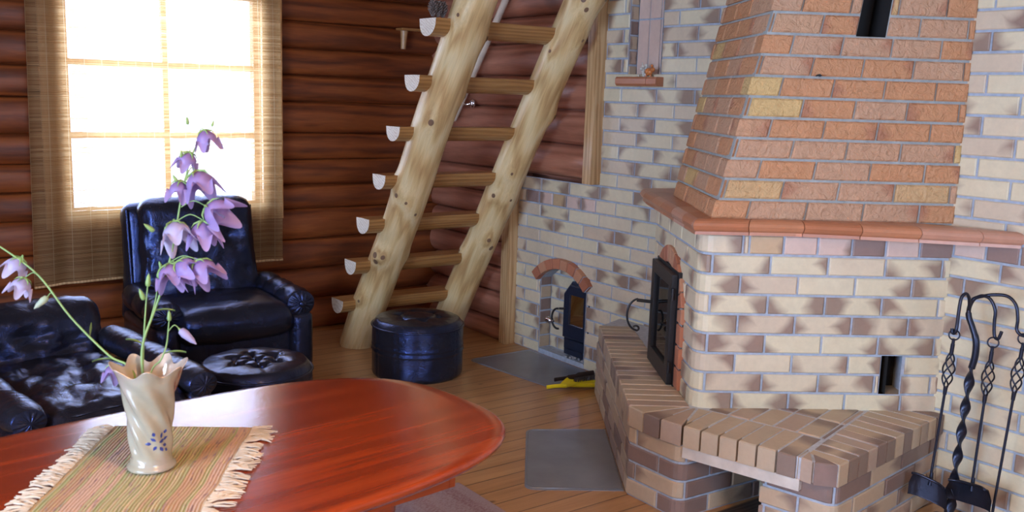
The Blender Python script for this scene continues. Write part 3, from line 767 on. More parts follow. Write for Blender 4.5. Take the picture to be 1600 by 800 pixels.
# mantel: terracotta moulded slabs following the stove top
front = [Vector((3.40, 3.47)), Vector((3.292, 3.335)), Vector((2.708, 2.470)), Vector((3.048, 2.250)), Vector((3.201, 2.105)), Vector((3.377, 1.925)), Vector((3.612, 1.660))]
back = [Vector((3.615, 3.39)), Vector((3.42, 3.2)), Vector((2.99, 2.52)), Vector((3.14, 2.40)), Vector((3.3, 2.28)), Vector((3.45, 2.1)), Vector((3.615, 1.70))]
mzb, mzt = 1.080, 1.140
prof = [(-.010, 0), (-.012, .012), (-.002, .020), (.006, .034), (.001, .045), (-.006, .052), (-.014, .056), (-.03, .060)]
FM = Face(front, side=FB.side)
mb = MB(); s = 0; cuts_ = []
while s < FM.L-.01:
    e_ = min(FM.L, s+.215)
    nxt = [c for c in FM.cum if s+.03 < c < e_-.03 and abs(c-FM.cum[2]) < .001 or abs(c-FM.cum[1]) < .001 and s+.03 < c < e_-.03]
    if nxt: e_ = nxt[0]
    a, b2 = s+.0015, e_-.0015
    ss = [a]+[c for c in FM.cum if a < c < b2]+[b2]
    vs = []; us = []
    for t_ in ss:
        t2 = t_+(.0 if t_ != a else 1e-4)-(0 if t_ != b2 else 1e-4)
        # back point on the polyline 'back'
        i = 0
        while i < len(front)-2 and t2 > FM.cum[i+1]: i += 1
        k = (t2-FM.cum[i])/(FM.cum[i+1]-FM.cum[i]); bp = back[i].lerp(back[i+1], k)
        fp = front[i].lerp(front[i+1], k); nrm = (fp-bp).normalized()
        ring = [(fp+nrm*o_, mzb+z_) for (o_, z_) in prof]
        ring = [(bp, mzb)]+ring+[(bp, mzt)]
        for (p, z_) in ring: vs.append((p.x, p.y, z_)); us.append(((t_-a)/(b2-a), (z_-mzb)/.06))
    n = len(prof)+2
    fs = [(j*n+i, j*n+(i+1) % n, (j+1)*n+(i+1) % n, (j+1)*n+i) for j in range(len(ss)-1) for i in range(n)]
    fs += [tuple(range(n))[::-1], tuple(range((len(ss)-1)*n, len(ss)*n))]
    mb.add(vs, fs, 0, us, (random.random(), 0, random.choice((0, 0, .35))))
    s = e_
mb.build('mantel_shelf', ['tile'], stove)

# arch surround of the fire door
mb = MB()
r0, r1 = .218, .292
def arch_pt(r, a): return (DOC-r*math.cos(a), .66+r*math.sin(a))
def voussoir(a0, a1, o=.022):
    pts = []; n = 4
    for i in range(n+1): pts.append(arch_pt(r1, a0+(a1-a0)*i/n))
    for i in range(n, -1, -1): pts.append(arch_pt(r0, a0+(a1-a0)*i/n))
    m = len(pts)
    vs = [PD(d, z, -.02) for d, z in pts]+[PD(d, z, o-.003) for d, z in pts]
    cx = sum(p[0] for p in pts)/m; cz = sum(p[1] for p in pts)/m
    vs += [PD(d+(cx-d)*.06, z+(cz-z)*.06, o) for d, z in pts]
    fs = [tuple(range(2*m, 3*m))]+[(L+i, L+(i+1) % m, L+m+(i+1) % m, L+m+i) for L in (0, m) for i in range(m)]
    mb.add(vs, fs, 0, [(.5, .5)]*(3*m), (random.random(), 0, 0))
nv = 13
for i in range(nv): voussoir(PI*i/nv+.012, PI*(i+1)/nv-.012)
for sd in (-1, 1):
    z = .375
    while z < .655:
        d0, d1 = sorted((DOC+sd*r0, DOC+sd*r1)); z2 = min(.658, z+.094)
        vs = [PD(d, zz, o_) for o_ in (-.02, .019) for d, zz in ((d0, z+.004), (d1, z+.004), (d1, z2-.004), (d0, z2-.004))]
        vs += [PD(d, zz, .022) for d, zz in ((d0+.004, z+.008), (d1-.004, z+.008), (d1-.004, z2-.008), (d0+.004, z2-.008))]
        mb.add(vs, [(8, 9, 10, 11)]+[(L+i, L+(i+1) % 4, L+4+(i+1) % 4, L+4+i) for L in (0, 4) for i in range(4)], 0, [(.5, .5)]*12, (random.random(), 0, 0))
        z = z2
# mortar bed of the ring
vs = []; n = 20
for i in range(n+1):
    for r_ in (r0, r1): d, z = arch_pt(r_, PI*i/n); vs.append(PD(d, z, .014))
mb.add(vs, [(2*i, 2*i+1, 2*i+3, 2*i+2) for i in range(n)], 1)
for sd in (-1, 1):
    d0, d1 = DOC+sd*r0, DOC+sd*r1; mb.add([PD(d0, .37, .014), PD(d1, .37, .014), PD(d1, .66, .014), PD(d0, .66, .014)], [(0, 1, 2, 3)], 1)
mb.build('arch_surround', ['brick_a', 'mortar_c'], stove)
# round-headed steel plate filling the arch above the door
mb = MB(); pts = [(DOC-r0, .60)]+[arch_pt(r0-.003, PI*i/16) for i in range(17)]+[(DOC+r0, .60)]
vs = [PD(d, z, .004) for d, z in pts]+[PD(d, z, .014) for d, z in pts]; m = len(pts)
mb.add(vs, [tuple(range(m, 2*m))]+[(i, (i+1) % m, m+(i+1) % m, m+i) for i in range(m)], 0)
mb.build('arch_plate', 'dial', stove)

# fire door ------------------------------------------------------------
def dbox(b, d0, d1, z0, z1, o0, o1, mi=0, bev=.004):
    """box in the frame of the left face: d along, o outwards"""
    ax = Vector((Dd.x, Dd.y, 0)); ay = Vector((-Cd.x, -Cd.y, 0))
    m = Matrix(((ax.x, ay.x, 0, S2.x), (ax.y, ay.y, 0, S2.y), (0, 0, 1, 0), (0, 0, 0, 1)))
    b.box((d0, o0, z0), (d1, o1, z1), mi, bev, m)
dd0, dd1, dz0, dz1 = .275, .70, .380, .858
mb = MB()
dbox(mb, dd0, dd1, dz0, dz0+.075, .024, .050); dbox(mb, dd0, dd1, dz1-.055, dz1, .024, .050)
dbox(mb, dd0, dd0+.06, dz0+.07, dz1-.05, .024, .050); dbox(mb, dd1-.06, dd1, dz0+.07, dz1-.05, .024, .050)
dbox(mb, dd0-.012, dd1+.012, dz0-.006, dz1+.012, .002, .024, 0, .003)
door = mb.build('fire_door', 'iron', stove)
mb = MB(); dbox(mb, dd0+.055, dd1-.055, dz0+.07, dz1-.05, .030, .036, 0, 0); mb.build('door_glass', 'smokeglass', door)
for z in (dz0+.08, dz1-.08):
    mb = MB(); mb.tube([PD(dd0-.008, z-.025, .045), PD(dd0-.008, z+.025, .045)], .008, 8); mb.build('hinge_pin', 'iron', door)
# curled handle on the far side
hb = dd1-.02
pts = [PD(hb, .675, .05), PD(hb+.005, .680, .10)]
mb = MB(); mb.tube([PD(hb, .655, .045), PD(hb+.01, .660, .115)], .008, 8)
arc = []
for i in range(19):
    a = -1.25+2.75*i/18
    arc.append(PD(hb+.012, .590+.075*math.sin(a), .105+.052*math.cos(a)))
for i in range(8):
    a = PI*.15+PI*1.2*i/7
    arc.insert(0, PD(hb+.012, .512+.012-.012*math.cos(a), .112-.014*math.sin(a)+.0))
mb.tube(arc, [.005]*len(arc), 8); mb.build('curled_handle', 'iron', door)

# brick bench ----------------------------------------------------------
BZ = .375; SB = .293
Kc = Vector((2.735, 1.800)); A0 = Vector((3.375, 3.715)); A1 = Vector((2.578, 2.640)); A2 = Vector((2.584, 2.349)); A3 = Vector((2.700, 1.905))
A4 = Vector((2.760, 1.783)); A5 = Vector((3.612, 1.885))
def clip(poly, p, n):
    out = []
    for i in range(len(poly)):
        a, b = poly[i], poly[(i+1) % len(poly)]
        da, db = (a-p).dot(n), (b-p).dot(n)
        if da >= 0: out.append(a)
        if (da >= 0) != (db >= 0): out.append(a+(b-a)*(da/(da-db)))
    return out
mb = MB()
def slab(poly, z0=SB, z1=BZ, u=None, mi=0, col=None, jit=.0015):
    if len(poly) < 3: return
    ar = abs(sum(poly[i].x*poly[(i+1) % len(poly)].y-poly[(i+1) % len(poly)].x*poly[i].y for i in range(len(poly))))/2
    if ar < .0012: return
    q = list(poly); n_ = len(poly)
    c = sum(poly, Vector((0, 0)))/n_
    for i in range(n_):
        e_ = poly[(i+1) % n_]-poly[i]
        if e_.length < 1e-5: continue
        nn = Vector((-e_.y, e_.x)).normalized()
        if nn.dot(c-poly[i]) < 0: nn = -nn
        q = clip(q, poly[i]+nn*.0042, nn)
        if len(q) < 3: return
    poly = [p for i, p in enumerate(q) if (p-q[i-1]).length > 1e-4]
    if len(poly) < 3: return
    u = u or Vector((1, 0)); w = [p.dot(u) for p in poly]; lo, hi = min(w), max(w)
    uv = [((x-lo)/(hi-lo+1e-6), .5) for x in w]
    mb.prism([(p.x, p.y) for p in poly], z0, z1+random.uniform(-jit, jit), mi, .004, uv, col or bcol(.5))
nC = Vector((-Dd.x, -Dd.y)); nD = Vector((-Cd.x, -Cd.y))
def run(p, q, inw, depth0, depth1, w, clips):
    d = (q-p); L = d.length; d.normalize(); n = max(1, round(L/w))
    for i in range(n):
        a = p+d*(L*i/n); b = p+d*(L*(i+1)/n)
        poly = [a+inw*depth0, b+inw*depth0, b+inw*depth1, a+inw*depth1]
        for (pp, nn) in clips: poly = clip(poly, pp, nn)
        slab(poly, u=inw)
# left run beside the stove's door face
dl = (A0-A1).normalized(); inl = Vector((dl.y, -dl.x))
if inl.dot(S2-A1) < 0: inl = -inl
run(A1, A0, inl, 0, .27, .0715, [(S2-Vector((Cd.x, Cd.y))*.004, nD)])
run(A1, A0, inl, .273, .60, .0715, [(S1+Dd*.006, Dd), (Vector((3.612, 3)), Vector((-1, 0)))])
# corner fan
fan_in = [Vector((2.785, 2.512)), Vector((2.783, 2.498)), Vector((2.788, 2.484)), Vector((2.795, 2.470))]
fan_out = [A1, Vector((2.566, 2.545)), Vector((2.568, 2.452)), A2]
for i in range(3): slab([fan_out[i], fan_out[i+1], fan_in[i+1], fan_in[i]], u=Vector((1, 0)))
# front run
df = (A3-A2).normalized(); inf = Vector((-df.y, df.x))
if inf.x < 0: inf = -inf
dg0, dg1 = Vector((2.726, 1.915)), Vector((3.362, 2.085)); dgd = (dg1-dg0).normalized(); dgn = Vector((-dgd.y, dgd.x))
if dgn.y < 0: dgn = -dgn
ff = Vector((2.80, 2.47)); fd = (ff-A2).normalized(); fn = Vector((fd.y, -fd.x))
if fn.dot(A3-A2) < 0: fn = -fn
cl = [(S2+nC*.004, nC), (dg0, dgn)]
run(A2-df*.149, A2+df*.5215, inf, 0, .245, .0745, cl+[(A2, fn)])
run(A2-df*.12, A2+df*.62, inf, .247, .46, .092, cl+[(A2, fn)])
run(A2+df*.06, A2+df*.62, inf, .462, .68, .092, cl)
# front right corner and right wing
slab([A3, Vector((2.705, 1.850)), Vector((2.80, 1.935))], u=Vector((1, 0)))
slab([Vector((2.705, 1.850)), A4, Vector((2.80, 1.935))], u=Vector((0, 1)))
dw = (A5-A4).normalized(); inw_ = Vector((-dw.y, dw.x))
run(A4, A5, inw_, 0, .28, .0745, [(dg0, -dgn), (A4, Vector((1, -.05))), (S2+nC*.004, nC)])
run(A4+dw*.03, A5, inw_, .282, .56, .0745, [(dg0, -dgn), (S2+nC*.004, nC)])
# mortar bed just below the tops (a real layer between the bricks)
out = [A0, A1, fan_out[1], fan_out[2], A2, A3, Vector((2.705, 1.85)), A4, A5, Vector((3.612, 3.80))]
cc = Vector((3.1, 2.6)); bed = list(out)
for i in range(len(out)):
    e_ = out[(i+1) % len(out)]-out[i]; nn = Vector((-e_.y, e_.x)).normalized()
    if nn.dot(cc-out[i]) < 0: nn = -nn
    bed = clip(bed, out[i]+nn*.0095, nn)
mb.prism([(p.x, p.y) for p in bed], SB+.001, BZ-.0028, 1)
mb.build('bench_top', ['brick_b', 'joint'], stove)
# lintel under the front run
mb = MB()
l0, l1 = A2+inf*.012, A3+inf*.012
mb.prism([(l0.x, l0.y), (l1.x, l1.y), (l1.x+inf.x*.2, l1.y+inf.y*.2), (l0.x+inf.x*.2, l0.y+inf.y*.2)], .248, SB-.001, 0, 0)
mb.build('lintel', 'concrete', stove)
# bench walls
def walled(name, pts, radii, rows_, phase=0., L=.25, cuts=None, lin=None):
    V = path(pts, radii, 5); F = Face(V, side=FB.side); b = MB()
    lay(b, F, rows_, L, phase=phase, t=.006, jit=.0015, colf=lambda: bcol(.5), cuts=cuts)
    return b.build(name, ['brick_b', 'mortar', 'brick_h'], stove, recalc=False)
wr = [(0, .073), (.073, .146), (.146, .219), (.219, .2925)]
walled('bench_wall', [Vector((3.61, 3.80)), Vector((3.365, 3.700)), Vector((2.592, 2.630)), Vector((2.592, 2.352)), Vector((3.34, 2.31))], {3: .045}, wr)
walled('bench_pier', [Vector((3.4, 2.085)), Vector((2.712, 2.060)), Vector((2.766, 1.800)), Vector((3.615, 1.905))], {2: .04}, wr, phase=.3)
mb = MB(); mb.add([(3.34, 2.31, 0), (3.4, 2.08, 0), (3.4, 2.08, .29), (3.34, 2.31, .29)], [(0, 1, 2, 3)]); mb.build('recess_back', 'soot', stove)
mb = MB(); mb.box((2.66, 2.09, .001), (3.33, 2.30, .006)); mb.build('recess_floor', 'hearthfloor', stove)

# ================================================================== SMALL WALL STOVE
small = thing('wall_stove', 'small stove door under a red brick arch low in the white brick wall', 'stove', (WX, 4.3, 0))
mb = MB()
rr0, rr1 = aR, aR+.062; th = math.asin(ahalf/aR)+.05
n = 8
for i in range(n):
    a0 = -th+2*th*i/n+.012; a1 = -th+2*th*(i+1)/n-.012; pts = []
    for j in range(4): a = a0+(a1-a0)*j/3; pts.append((acy-rr1*math.sin(a), aC+rr1*math.cos(a)))
    for j in range(3, -1, -1): a = a0+(a1-a0)*j/3; pts.append((acy-rr0*math.sin(a), aC+rr0*math.cos(a)))
    m = len(pts); cy_ = sum(p[0] for p in pts)/m; cz_ = sum(p[1] for p in pts)/m
    vs = [(WX+.03, y, z) for y, z in pts]+[(WX-.036, y, z) for y, z in pts]+[(WX-.040, y+(cy_-y)*.07, z+(cz_-z)*.07) for y, z in pts]
    mb.add(vs, [tuple(range(2*m, 3*m))]+[(L+k, L+(k+1) % m, L+m+(k+1) % m, L+m+k) for L in (0, m) for k in range(m)], 0, [(.5, .5)]*(3*m), (random.random(), 0, 0))
vs = []
for i in range(17):
    a = -th+2*th*i/16
    for r_ in (rr0+.002, rr1-.002):
        for x_ in (WX-.030, WX+.02): vs.append((x_, acy-r_*math.sin(a), aC+r_*math.cos(a)))
fs = []
for i in range(16):
    k = i*4; fs += [(k, k+2, k+6, k+4), (k, k+4, k+5, k+1), (k+2, k+3, k+7, k+6)]
mb.add(vs, fs, 1)
mb.build('brick_arch', ['brick_a', 'mortar'], small)
# door with cut upper corners, standing in the recess
X0, X1 = WX+.035, WX+.012
ya, yb, za, zb = 4.315, 4.075, .105, .478
def doorplate(b, y0_, y1_, z0_, z1_, cut, x0_, x1_, mi=0, hole=None, bev=.006):
    pts = [(y0_, z0_), (y1_, z0_), (y1_, z1_-cut), (y1_+(y0_-y1_)*.22, z1_), (y0_-(y0_-y1_)*.22, z1_), (y0_, z1_-cut)]
    m = 6; c = ((y0_+y1_)/2, (z0_+z1_)/2)
    def sc(p, e): return (p[0]+(c[0]-p[0])*e, p[1]+(c[1]-p[1])*e)
    vs = [(x0_, y, z) for y, z in pts]+[(x1_+.004, y, z) for y, z in pts]+[(x1_, *sc(p, .04)) for p in pts]
    fs = [(L+i, L+(i+1) % m, L+m+(i+1) % m, L+m+i) for L in (0, m) for i in range(m)]
    if hole:
        h = hole; hv = [(h[0], h[2]), (h[1], h[2]), (h[1], h[3]), (h[1], h[3]), (h[0], h[3]), (h[0], h[3])]
        vs += [(x1_, y, z) for y, z in hv]+[(x1_+.012, y, z) for y, z in hv]
        fs += [(2*m+i, 2*m+(i+1) % m, 3*m+(i+1) % m, 3*m+i) for i in range(m)]+[(3*m+i, 3*m+(i+1) % m, 4*m+(i+1) % m, 4*m+i) for i in range(m)]
    else: fs += [tuple(range(2*m, 3*m))]
    b.add(vs, fs, mi)
mb = MB(); doorplate(mb, 4.325, 4.065, .075, .495, .075, WX+ND-.004, WX+.030)
mb.build('door_frame', 'stoveblue', small)
mb = MB(); doorplate(mb, ya, yb, .150, .478, .062, WX+.030, WX+.008, 0, (4.262, 4.128, .235, .418))
d2 = mb.build('stove_door', 'stoveblue', small)
mb = MB(); mb.add([(WX+.016, 4.128, .235), (WX+.016, 4.262, .235), (WX+.016, 4.262, .418), (WX+.016, 4.128, .418)], [(0, 1, 2, 3)]); mb.build('door_glass', M['smokeglass'], d2)
mb = MB(); mb.box((WX+.024, 4.10, .20), (WX+.029, 4.29, .44)); mb.build('baffle_plate', plain('burnt_plate', (.42, .32, .28), .6), d2)
for z in (.20, .40):
    mb = MB(); mb.tube([(WX+.004, yb-.004, z-.03), (WX+.004, yb-.004, z+.03)], .008, 8); mb.build('hinge', 'stoveblue', d2)
mb = MB(); doorplate(mb, 4.305, 4.085, .045, .142, .012, WX+.05, WX+.016)
mb.box((WX+.004, 4.12, .072), (WX+.02, 4.27, .084), 0, .003)
mb.build('ash_drawer', 'stoveblue', small)
mb = MB(); pts = []
for i in range(20):
    a = -1.9+3.5*i/19; pts.append((WX-.006-.030*math.cos(a*.5), ya+.006+.045*max(-.2, math.cos(a)), .262+.062*math.sin(a)))
mb.tube([(WX+.01, ya-.015, .324), (WX-.02, ya+.005, .324)], .007, 8); mb.tube(pts, .0065, 8)
mb.build('door_handle', 'iron', d2)
mb = MB(); kx, ky, kz = WX-.045, 4.375, .272
mb.lathe([(.006, 0), (.008, .014), (.018, .022), (.022, .032), (.015, .042), (.018, .048), (.021, .058), (.014, .068), (.005, .074)], (WX-.034, 4.350, .240), 14, axis='Y')
mb.build('handle_knob', 'chrome', d2)
mb = MB()
for i in range(14):
    r_ = random.Random(i); x = WX-.01+r_.random()*.07; y = 4.09+r_.random()*.2; s_ = .006+.008*r_.random()
    mb.lathe([(s_*.5, 0), (s_, s_*.5), (s_*.6, s_)], (x, y, .031), 6)
o = mb.build('ash_crumbs', 'ash', small); o['kind'] = 'stuff'

# ================================================================== TILE SHELF WITH FIGURINE
sh = MB(); z0, z1 = 1.652, 1.700
prof_ = [(WX-.010, z0), (WX-.055, z0), (WX-.066, z0+.012), (WX-.066, z1-.010), (WX-.058, z1), (WX-.010, z1)]
def shelfseg(ya_, yb_, col):
    m = len(prof_); vs = [(x, y, z) for y in (ya_, yb_) for x, z in prof_]
    sh.add(vs, [(i, (i+1) % m, m+(i+1) % m, m+i) for i in range(m)]+[tuple(range(m))[::-1], tuple(range(m, 2*m))], 0, [(.5, .5)]*(2*m), col)
shelfseg(3.872, 3.640, (.9, 0, 0)); shelfseg(3.638, 3.565, (.9, .5, .5))
tag(sh.build('wall_ledge', 'tile'), 'brown glazed tile ledge sticking out of the white brick wall under the tall recess', 'shelf')
fg = thing('ceramic_figurine', 'tiny orange and white ornament standing on the brown tile ledge', 'ornament', (WX-.035, 3.665, 1.70))
mb = MB()
def blob(b, c, r, sc=(1, 1, 1), seg=12):
    n = 8; prof = [(max(.0008, r*math.sin(PI*i/n)), -r*math.cos(PI*i/n)) for i in range(n+1)]
    o = len(b.v); b.lathe(prof, (0, 0, 0), seg)
    for i in range(o, len(b.v)): v = b.v[i]; b.v[i] = (v[0]*sc[0]+c[0], v[1]*sc[1]+c[1], v[2]*sc[2]+c[2])
fx = WX-.035
blob(mb, (fx, 3.650, 1.727), .022, (.7, 1.15, .9)); blob(mb, (fx, 3.622, 1.738), .013); blob(mb, (fx, 3.628, 1.757), .007)
mb.tube([(fx, 3.640, 1.728), (fx, 3.632, 1.702)], .005, 6); mb.tube([(fx, 3.665, 1.722), (fx, 3.668, 1.702)], .005, 6)
mb.build('orange_body', 'fig_o', fg)
mb = MB()
for i in range(9):
    r_ = random.Random(50+i); blob(mb, (fx+r_.uniform(-.01, .01), 3.682+r_.uniform(-.016, .016), 1.712+i*.006), .009)
mb.tube([(fx, 3.685, 1.702), (fx, 3.690, 1.74), (fx, 3.702, 1.775)], [.006, .004, .002], 6)
mb.build('pale_tail', 'fig_w', fg)

# ================================================================== LOG STAIRCASE
stair = thing('log_staircase', 'steep open staircase of two peeled pine poles with half-log treads', 'staircase', (3.05, 5.2, 0))
def pole(name, x, y0_, r, ztop, seed, zb=0.0):
    b = MB(); d = Vector((0, -1/1.63, 1)).normalized(); n = 90; L = (ztop-zb)/d.z; seg = 28
    e1 = Vector((1, 0, 0)); e2 = d.cross(e1)
    rng = random.Random(seed); kn = [(rng.uniform(.05, .95)*L, rng.uniform(PI*.9, PI*1.9), rng.uniform(.010, .022)) for _ in range(16)]
    def pt(u, v):
        s = L*v; a = 2*PI*u; p = Vector((x+.018*noise.noise(Vector((s*1.0, seed, 0))), y0_, zb))+d*s
        p += e2*(.02*noise.noise(Vector((s*1.1, seed, 9))))
        rr = r*(1.02-.02*v)*(1+.05*noise.noise(Vector((s*1.7, seed, math.cos(a))))+.03*noise.noise(Vector((math.cos(a)*1.5, math.sin(a)*1.5, s*3+seed))))
        for (ks, ka, kh) in kn:
            da = (a-ka+PI) % (2*PI)-PI; rr += kh*math.exp(-((s-ks)/.06)**2-(da/.45)**2)
        q = p+e1*math.cos(a)*rr+e2*math.sin(a)*rr
        if q.z < .001: q = q+d*((.001-q.z)/d.z)
        if q.z > ZC-.006: q = q-d*((q.z-ZC+.006)/d.z)
        return q
    b.grid(pt, seg, n, closeu=True, uv=lambda u, v: (u, v))
    for j_, (ks, ka, kh) in enumerate(kn):
        rk = (.007, .010, .013)[j_ % 3]; u_, v_ = (ka/(2*PI)) % 1, ks/L
        ctr = pt(u_, v_); ax_ = Vector((x, y0_, zb))+d*ks; nr_ = (ctr-ax_).normalized(); ta = d; tb_ = nr_.cross(ta)
        ring = [pt((u_+rk*math.cos(a_)/(2*PI*r)) % 1, min(.999, max(.001, v_+rk*1.5*math.sin(a_)/L)))+nr_*.0012 for a_ in [2*PI*q_/12 for q_ in range(12)]]
        b.add(ring+[ctr+nr_*.0030], [(q_, (q_+1) % 12, 12) for q_ in range(12)], 1, smooth=True)
    b.add([pt(k/seg, 1) for k in range(seg)], [tuple(range(seg))]); b.add([pt(k/seg, 0) for k in range(seg)], [tuple(range(seg))[::-1]])
    return b
def obj_axis(b, name, m, parent, origin, rot):
    """keep the object frame along the timber so that the grain follows it"""
    o = b.build(name, m, None)
    Mx = Matrix.Translation(Vector(origin)) @ Matrix.Rotation(rot, 4, 'X')
    o.data.transform(Mx.inverted()); o.parent = parent; o.matrix_basis = wm(parent).inverted() @ Mx
    return o
lean = math.atan(1/1.63)
obj_axis(pole('p', 2.725, 5.25, .103, ZC, 3.3), 'log_pole', ['pole', 'knot'], stair, (2.725, 5.25, 0), lean)
obj_axis(pole('p', 3.375, 5.25, .098, ZC, 8.1), 'log_pole', ['pole', 'knot'], stair, (3.375, 5.25, 0), lean)
tz = [.335, .600, .868, 1.130, 1.400, 1.670, 1.945, 2.215, 2.48]
for i, z in enumerate(tz):
    yf = 5.25-z/1.63-.020; r_ = random.Random(i)
    b = MB(); w = .150+r_.uniform(-.008, .008); dz = .082+r_.uniform(-.006, .006); sk = r_.uniform(-.3, .3)
    xl = 2.535+r_.uniform(-.012, .008); xr = 3.37
    prof_ = [(0, 0), (w*.5, .001), (w, 0)]+[(w*(.5+.5*math.cos(PI*t/10)*(1 if t < 5 else 1)), -dz*(math.sin(PI*t/10)**.75)*(1+.10*math.cos(PI*t/10+sk))) for t in range(1, 10)]
    def tp(x, p, k=i): wob = .004*noise.noise(Vector((x*2, k, p[0]*8))); return (x, yf+p[0]+.022+wob, z+p[1]+wob*.5)
    nx = 14; m = len(prof_); vs = [tp(xl+(xr-xl)*a/nx, p) for a in range(nx+1) for p in prof_]
    fs = [(a*m+j, a*m+(j+1) % m, (a+1)*m+(j+1) % m, (a+1)*m+j) for a in range(nx) for j in range(m)]
    b.add(vs, fs, 0, smooth=False)
    b.add(vs[:m], [tuple(range(m))], 1); b.add(vs[-m:], [tuple(range(m))[::-1]], 1)
    b.build('half_log_tread', ['tread', 'endgrain'], stair)

hr = thing('stair_handrail', 'slim pale wooden handrail fixed slantwise to the log wall behind the stairs', 'handrail', (3.52, 5.40, 1.42))
mb = MB(); mb.tube([(3.52, 5.405, 1.412), (3.52, 4.853, 2.156), (3.52, 4.55, 2.565)], .0215, 14); mb.build('rail', 'rail', hr)
for (y, z) in ((5.300, 1.555), (4.68, 2.39)):
    mb = MB()
    mb.tube([(3.52, y, z-.022), (3.52, y, z+.004)], .012, 8)
    mb.tube([(3.52, y, z-.02), (3.525, y-.02, z-.045), (3.545, y-.045, z-.035), (3.562, y-.055, z-.032)], .007, 8)
    mb.lathe([(.028, .018), (.030, .012), (.024, .004), (.010, 0)][::-1], (3.545, y-.055, z-.032), 18, axis='X')
    mb.build('wall_bracket', 'chrome', hr)

# wooden peg bracket on the north wall
pb = thing('wall_peg', 'little wooden bracket with turned peg fixed on dark logs behind the top tread', 'hook', (3.30, WY-.06, 1.9))
mb = MB(); mb.box((3.25, WY-.12, 1.985), (3.42, WY-.035, 2.003), 0, .004); mb.build('bracket_board', 'tread', pb)
mb = MB(); mb.tube([(3.285, WY-.085, 1.985), (3.283, WY-.085, 1.93), (3.280, WY-.085, 1.865)], [.026, .021, .017], 12); mb.build('turned_peg', 'trim', pb)

# pine-cone ornament on the high tread
pc = thing('pine_cone_ornament', 'bristly dark pine-cone ornament lying on the highest visible stair tread', 'ornament', (2.59, 4.12, 1.947))
mb = MB(); rng = random.Random(5)
for cxn in range(3):
    c0 = Vector((2.545+cxn*.036, 4.115+.012*cxn, 1.950))
    for k in range(9):
        for j in range(7):
            a = j*2*PI/7+k*.5; rr = .018*math.sin(PI*(k+1)/10.5)+.003; z = .006+k*.0085
            p = c0+Vector((rr*math.cos(a)*.5, rr*math.sin(a)*.5, z)); q = c0+Vector((rr*1.3*math.cos(a), rr*1.3*math.sin(a), z+.008))
            mb.tube([p, q], [.005, .0018], 4, cap=True, smooth=False)
mb.build('cone_scales', 'cone', pc)

# ================================================================== LEATHER SEATING
def soft(b, c, h, r, puff=(0, 0, 0), n=20, dents=(), mtx=None, wr=.0, seed=0, mi=0, taper=None, power=1.0, wscale=9):
    """upholstered rounded block. dents: (axis index, sign, u, v, depth, sigma) buttons on a face, with radiating creases"""
    h = Vector(h); r = min(r, min(h)-.001); inner = h-Vector((r, r, r))
    def P(p):
        q = Vector([p[i]*h[i] for i in range(3)])
        cl = Vector([max(-inner[i], min(inner[i], q[i])) for i in range(3)])
        d = q-cl
        nrm = d.normalized() if d.length > 1e-7 else Vector((0, 0, 0))
        pos = cl+nrm*r if d.length > 1e-7 else q
        a = [abs(x) for x in p]; ax = a.index(max(a)); o = [i for i in range(3) if i != ax]
        fall = [max(0, 1-(pos[i]/h[i])**2) for i in range(3)]
        disp = Vector((0, 0, 0))
        for i in range(3):
            j, k = [x for x in range(3) if x != i]
            w = max(0, nrm[i]*(1 if pos[i] > 0 else -1)) if d.length > 1e-7 else (1 if i == ax else 0)
            w = abs(nrm[i])
            disp[i] += (1 if pos[i] > 0 else -1)*w*puff[i]*(fall[j]*fall[k])**.6
        N_ = nrm
        amt = 0
        for (axi, sg, u, v, dep, sig) in dents:
            if ax != axi or p[axi]*sg < 0: continue
            j, k = [x for x in range(3) if x != axi]
            du = pos[j]-u*h[j]; dv = pos[k]-v*h[k]; rr = math.hypot(du, dv); an = math.atan2(dv, du)
            amt -= dep*math.exp(-(rr/sig)**2)
            amt -= dep*.40*math.exp(-(rr/(sig*2.6))**2)*(.5+.5*math.sin(an*7+u*5+v*3+2.2*noise.noise(Vector((rr*22, an, u)))))*min(1, rr/sig)
        if wr:
            q2 = pos*wscale+Vector((seed, seed*2, 0))
            amt += wr*noise.noise(q2)+wr*.5*noise.noise(q2*2.7)
        pos = pos+disp+N_*amt
        if taper: pos = taper(pos)
        return pos+Vector(c)
    n2 = n
    for ax in range(3):
        for sg in (-1, 1):
            j, k = [x for x in range(3) if x != ax]
            # cluster rows near the rounded edges
            def m_(t, ax_): 
                rf = r/h[ax_]*.999; t = 2*t-1; e = .30
                if abs(t) <= 1-e: return t/(1-e)*(1-rf)
                return math.copysign((1-rf)+(abs(t)-(1-e))/e*rf, t)
            def G(u, v, ax=ax, sg=sg, j=j, k=k):
                p = [0, 0, 0]; p[ax] = sg; p[j] = m_(u, j); p[k] = m_(v, k)
                q = P(p); return (mtx @ q) if mtx else q
            b.grid(G, n2, n2, mi)
    return b
def weld(o, d=1e-4):
    bm = bmesh.new(); bm.from_mesh(o.data); bmesh.ops.remove_doubles(bm, verts=bm.verts, dist=d)
    bmesh.ops.recalc_face_normals(bm, faces=bm.faces); bm.to_mesh(o.data); bm.free(); return o

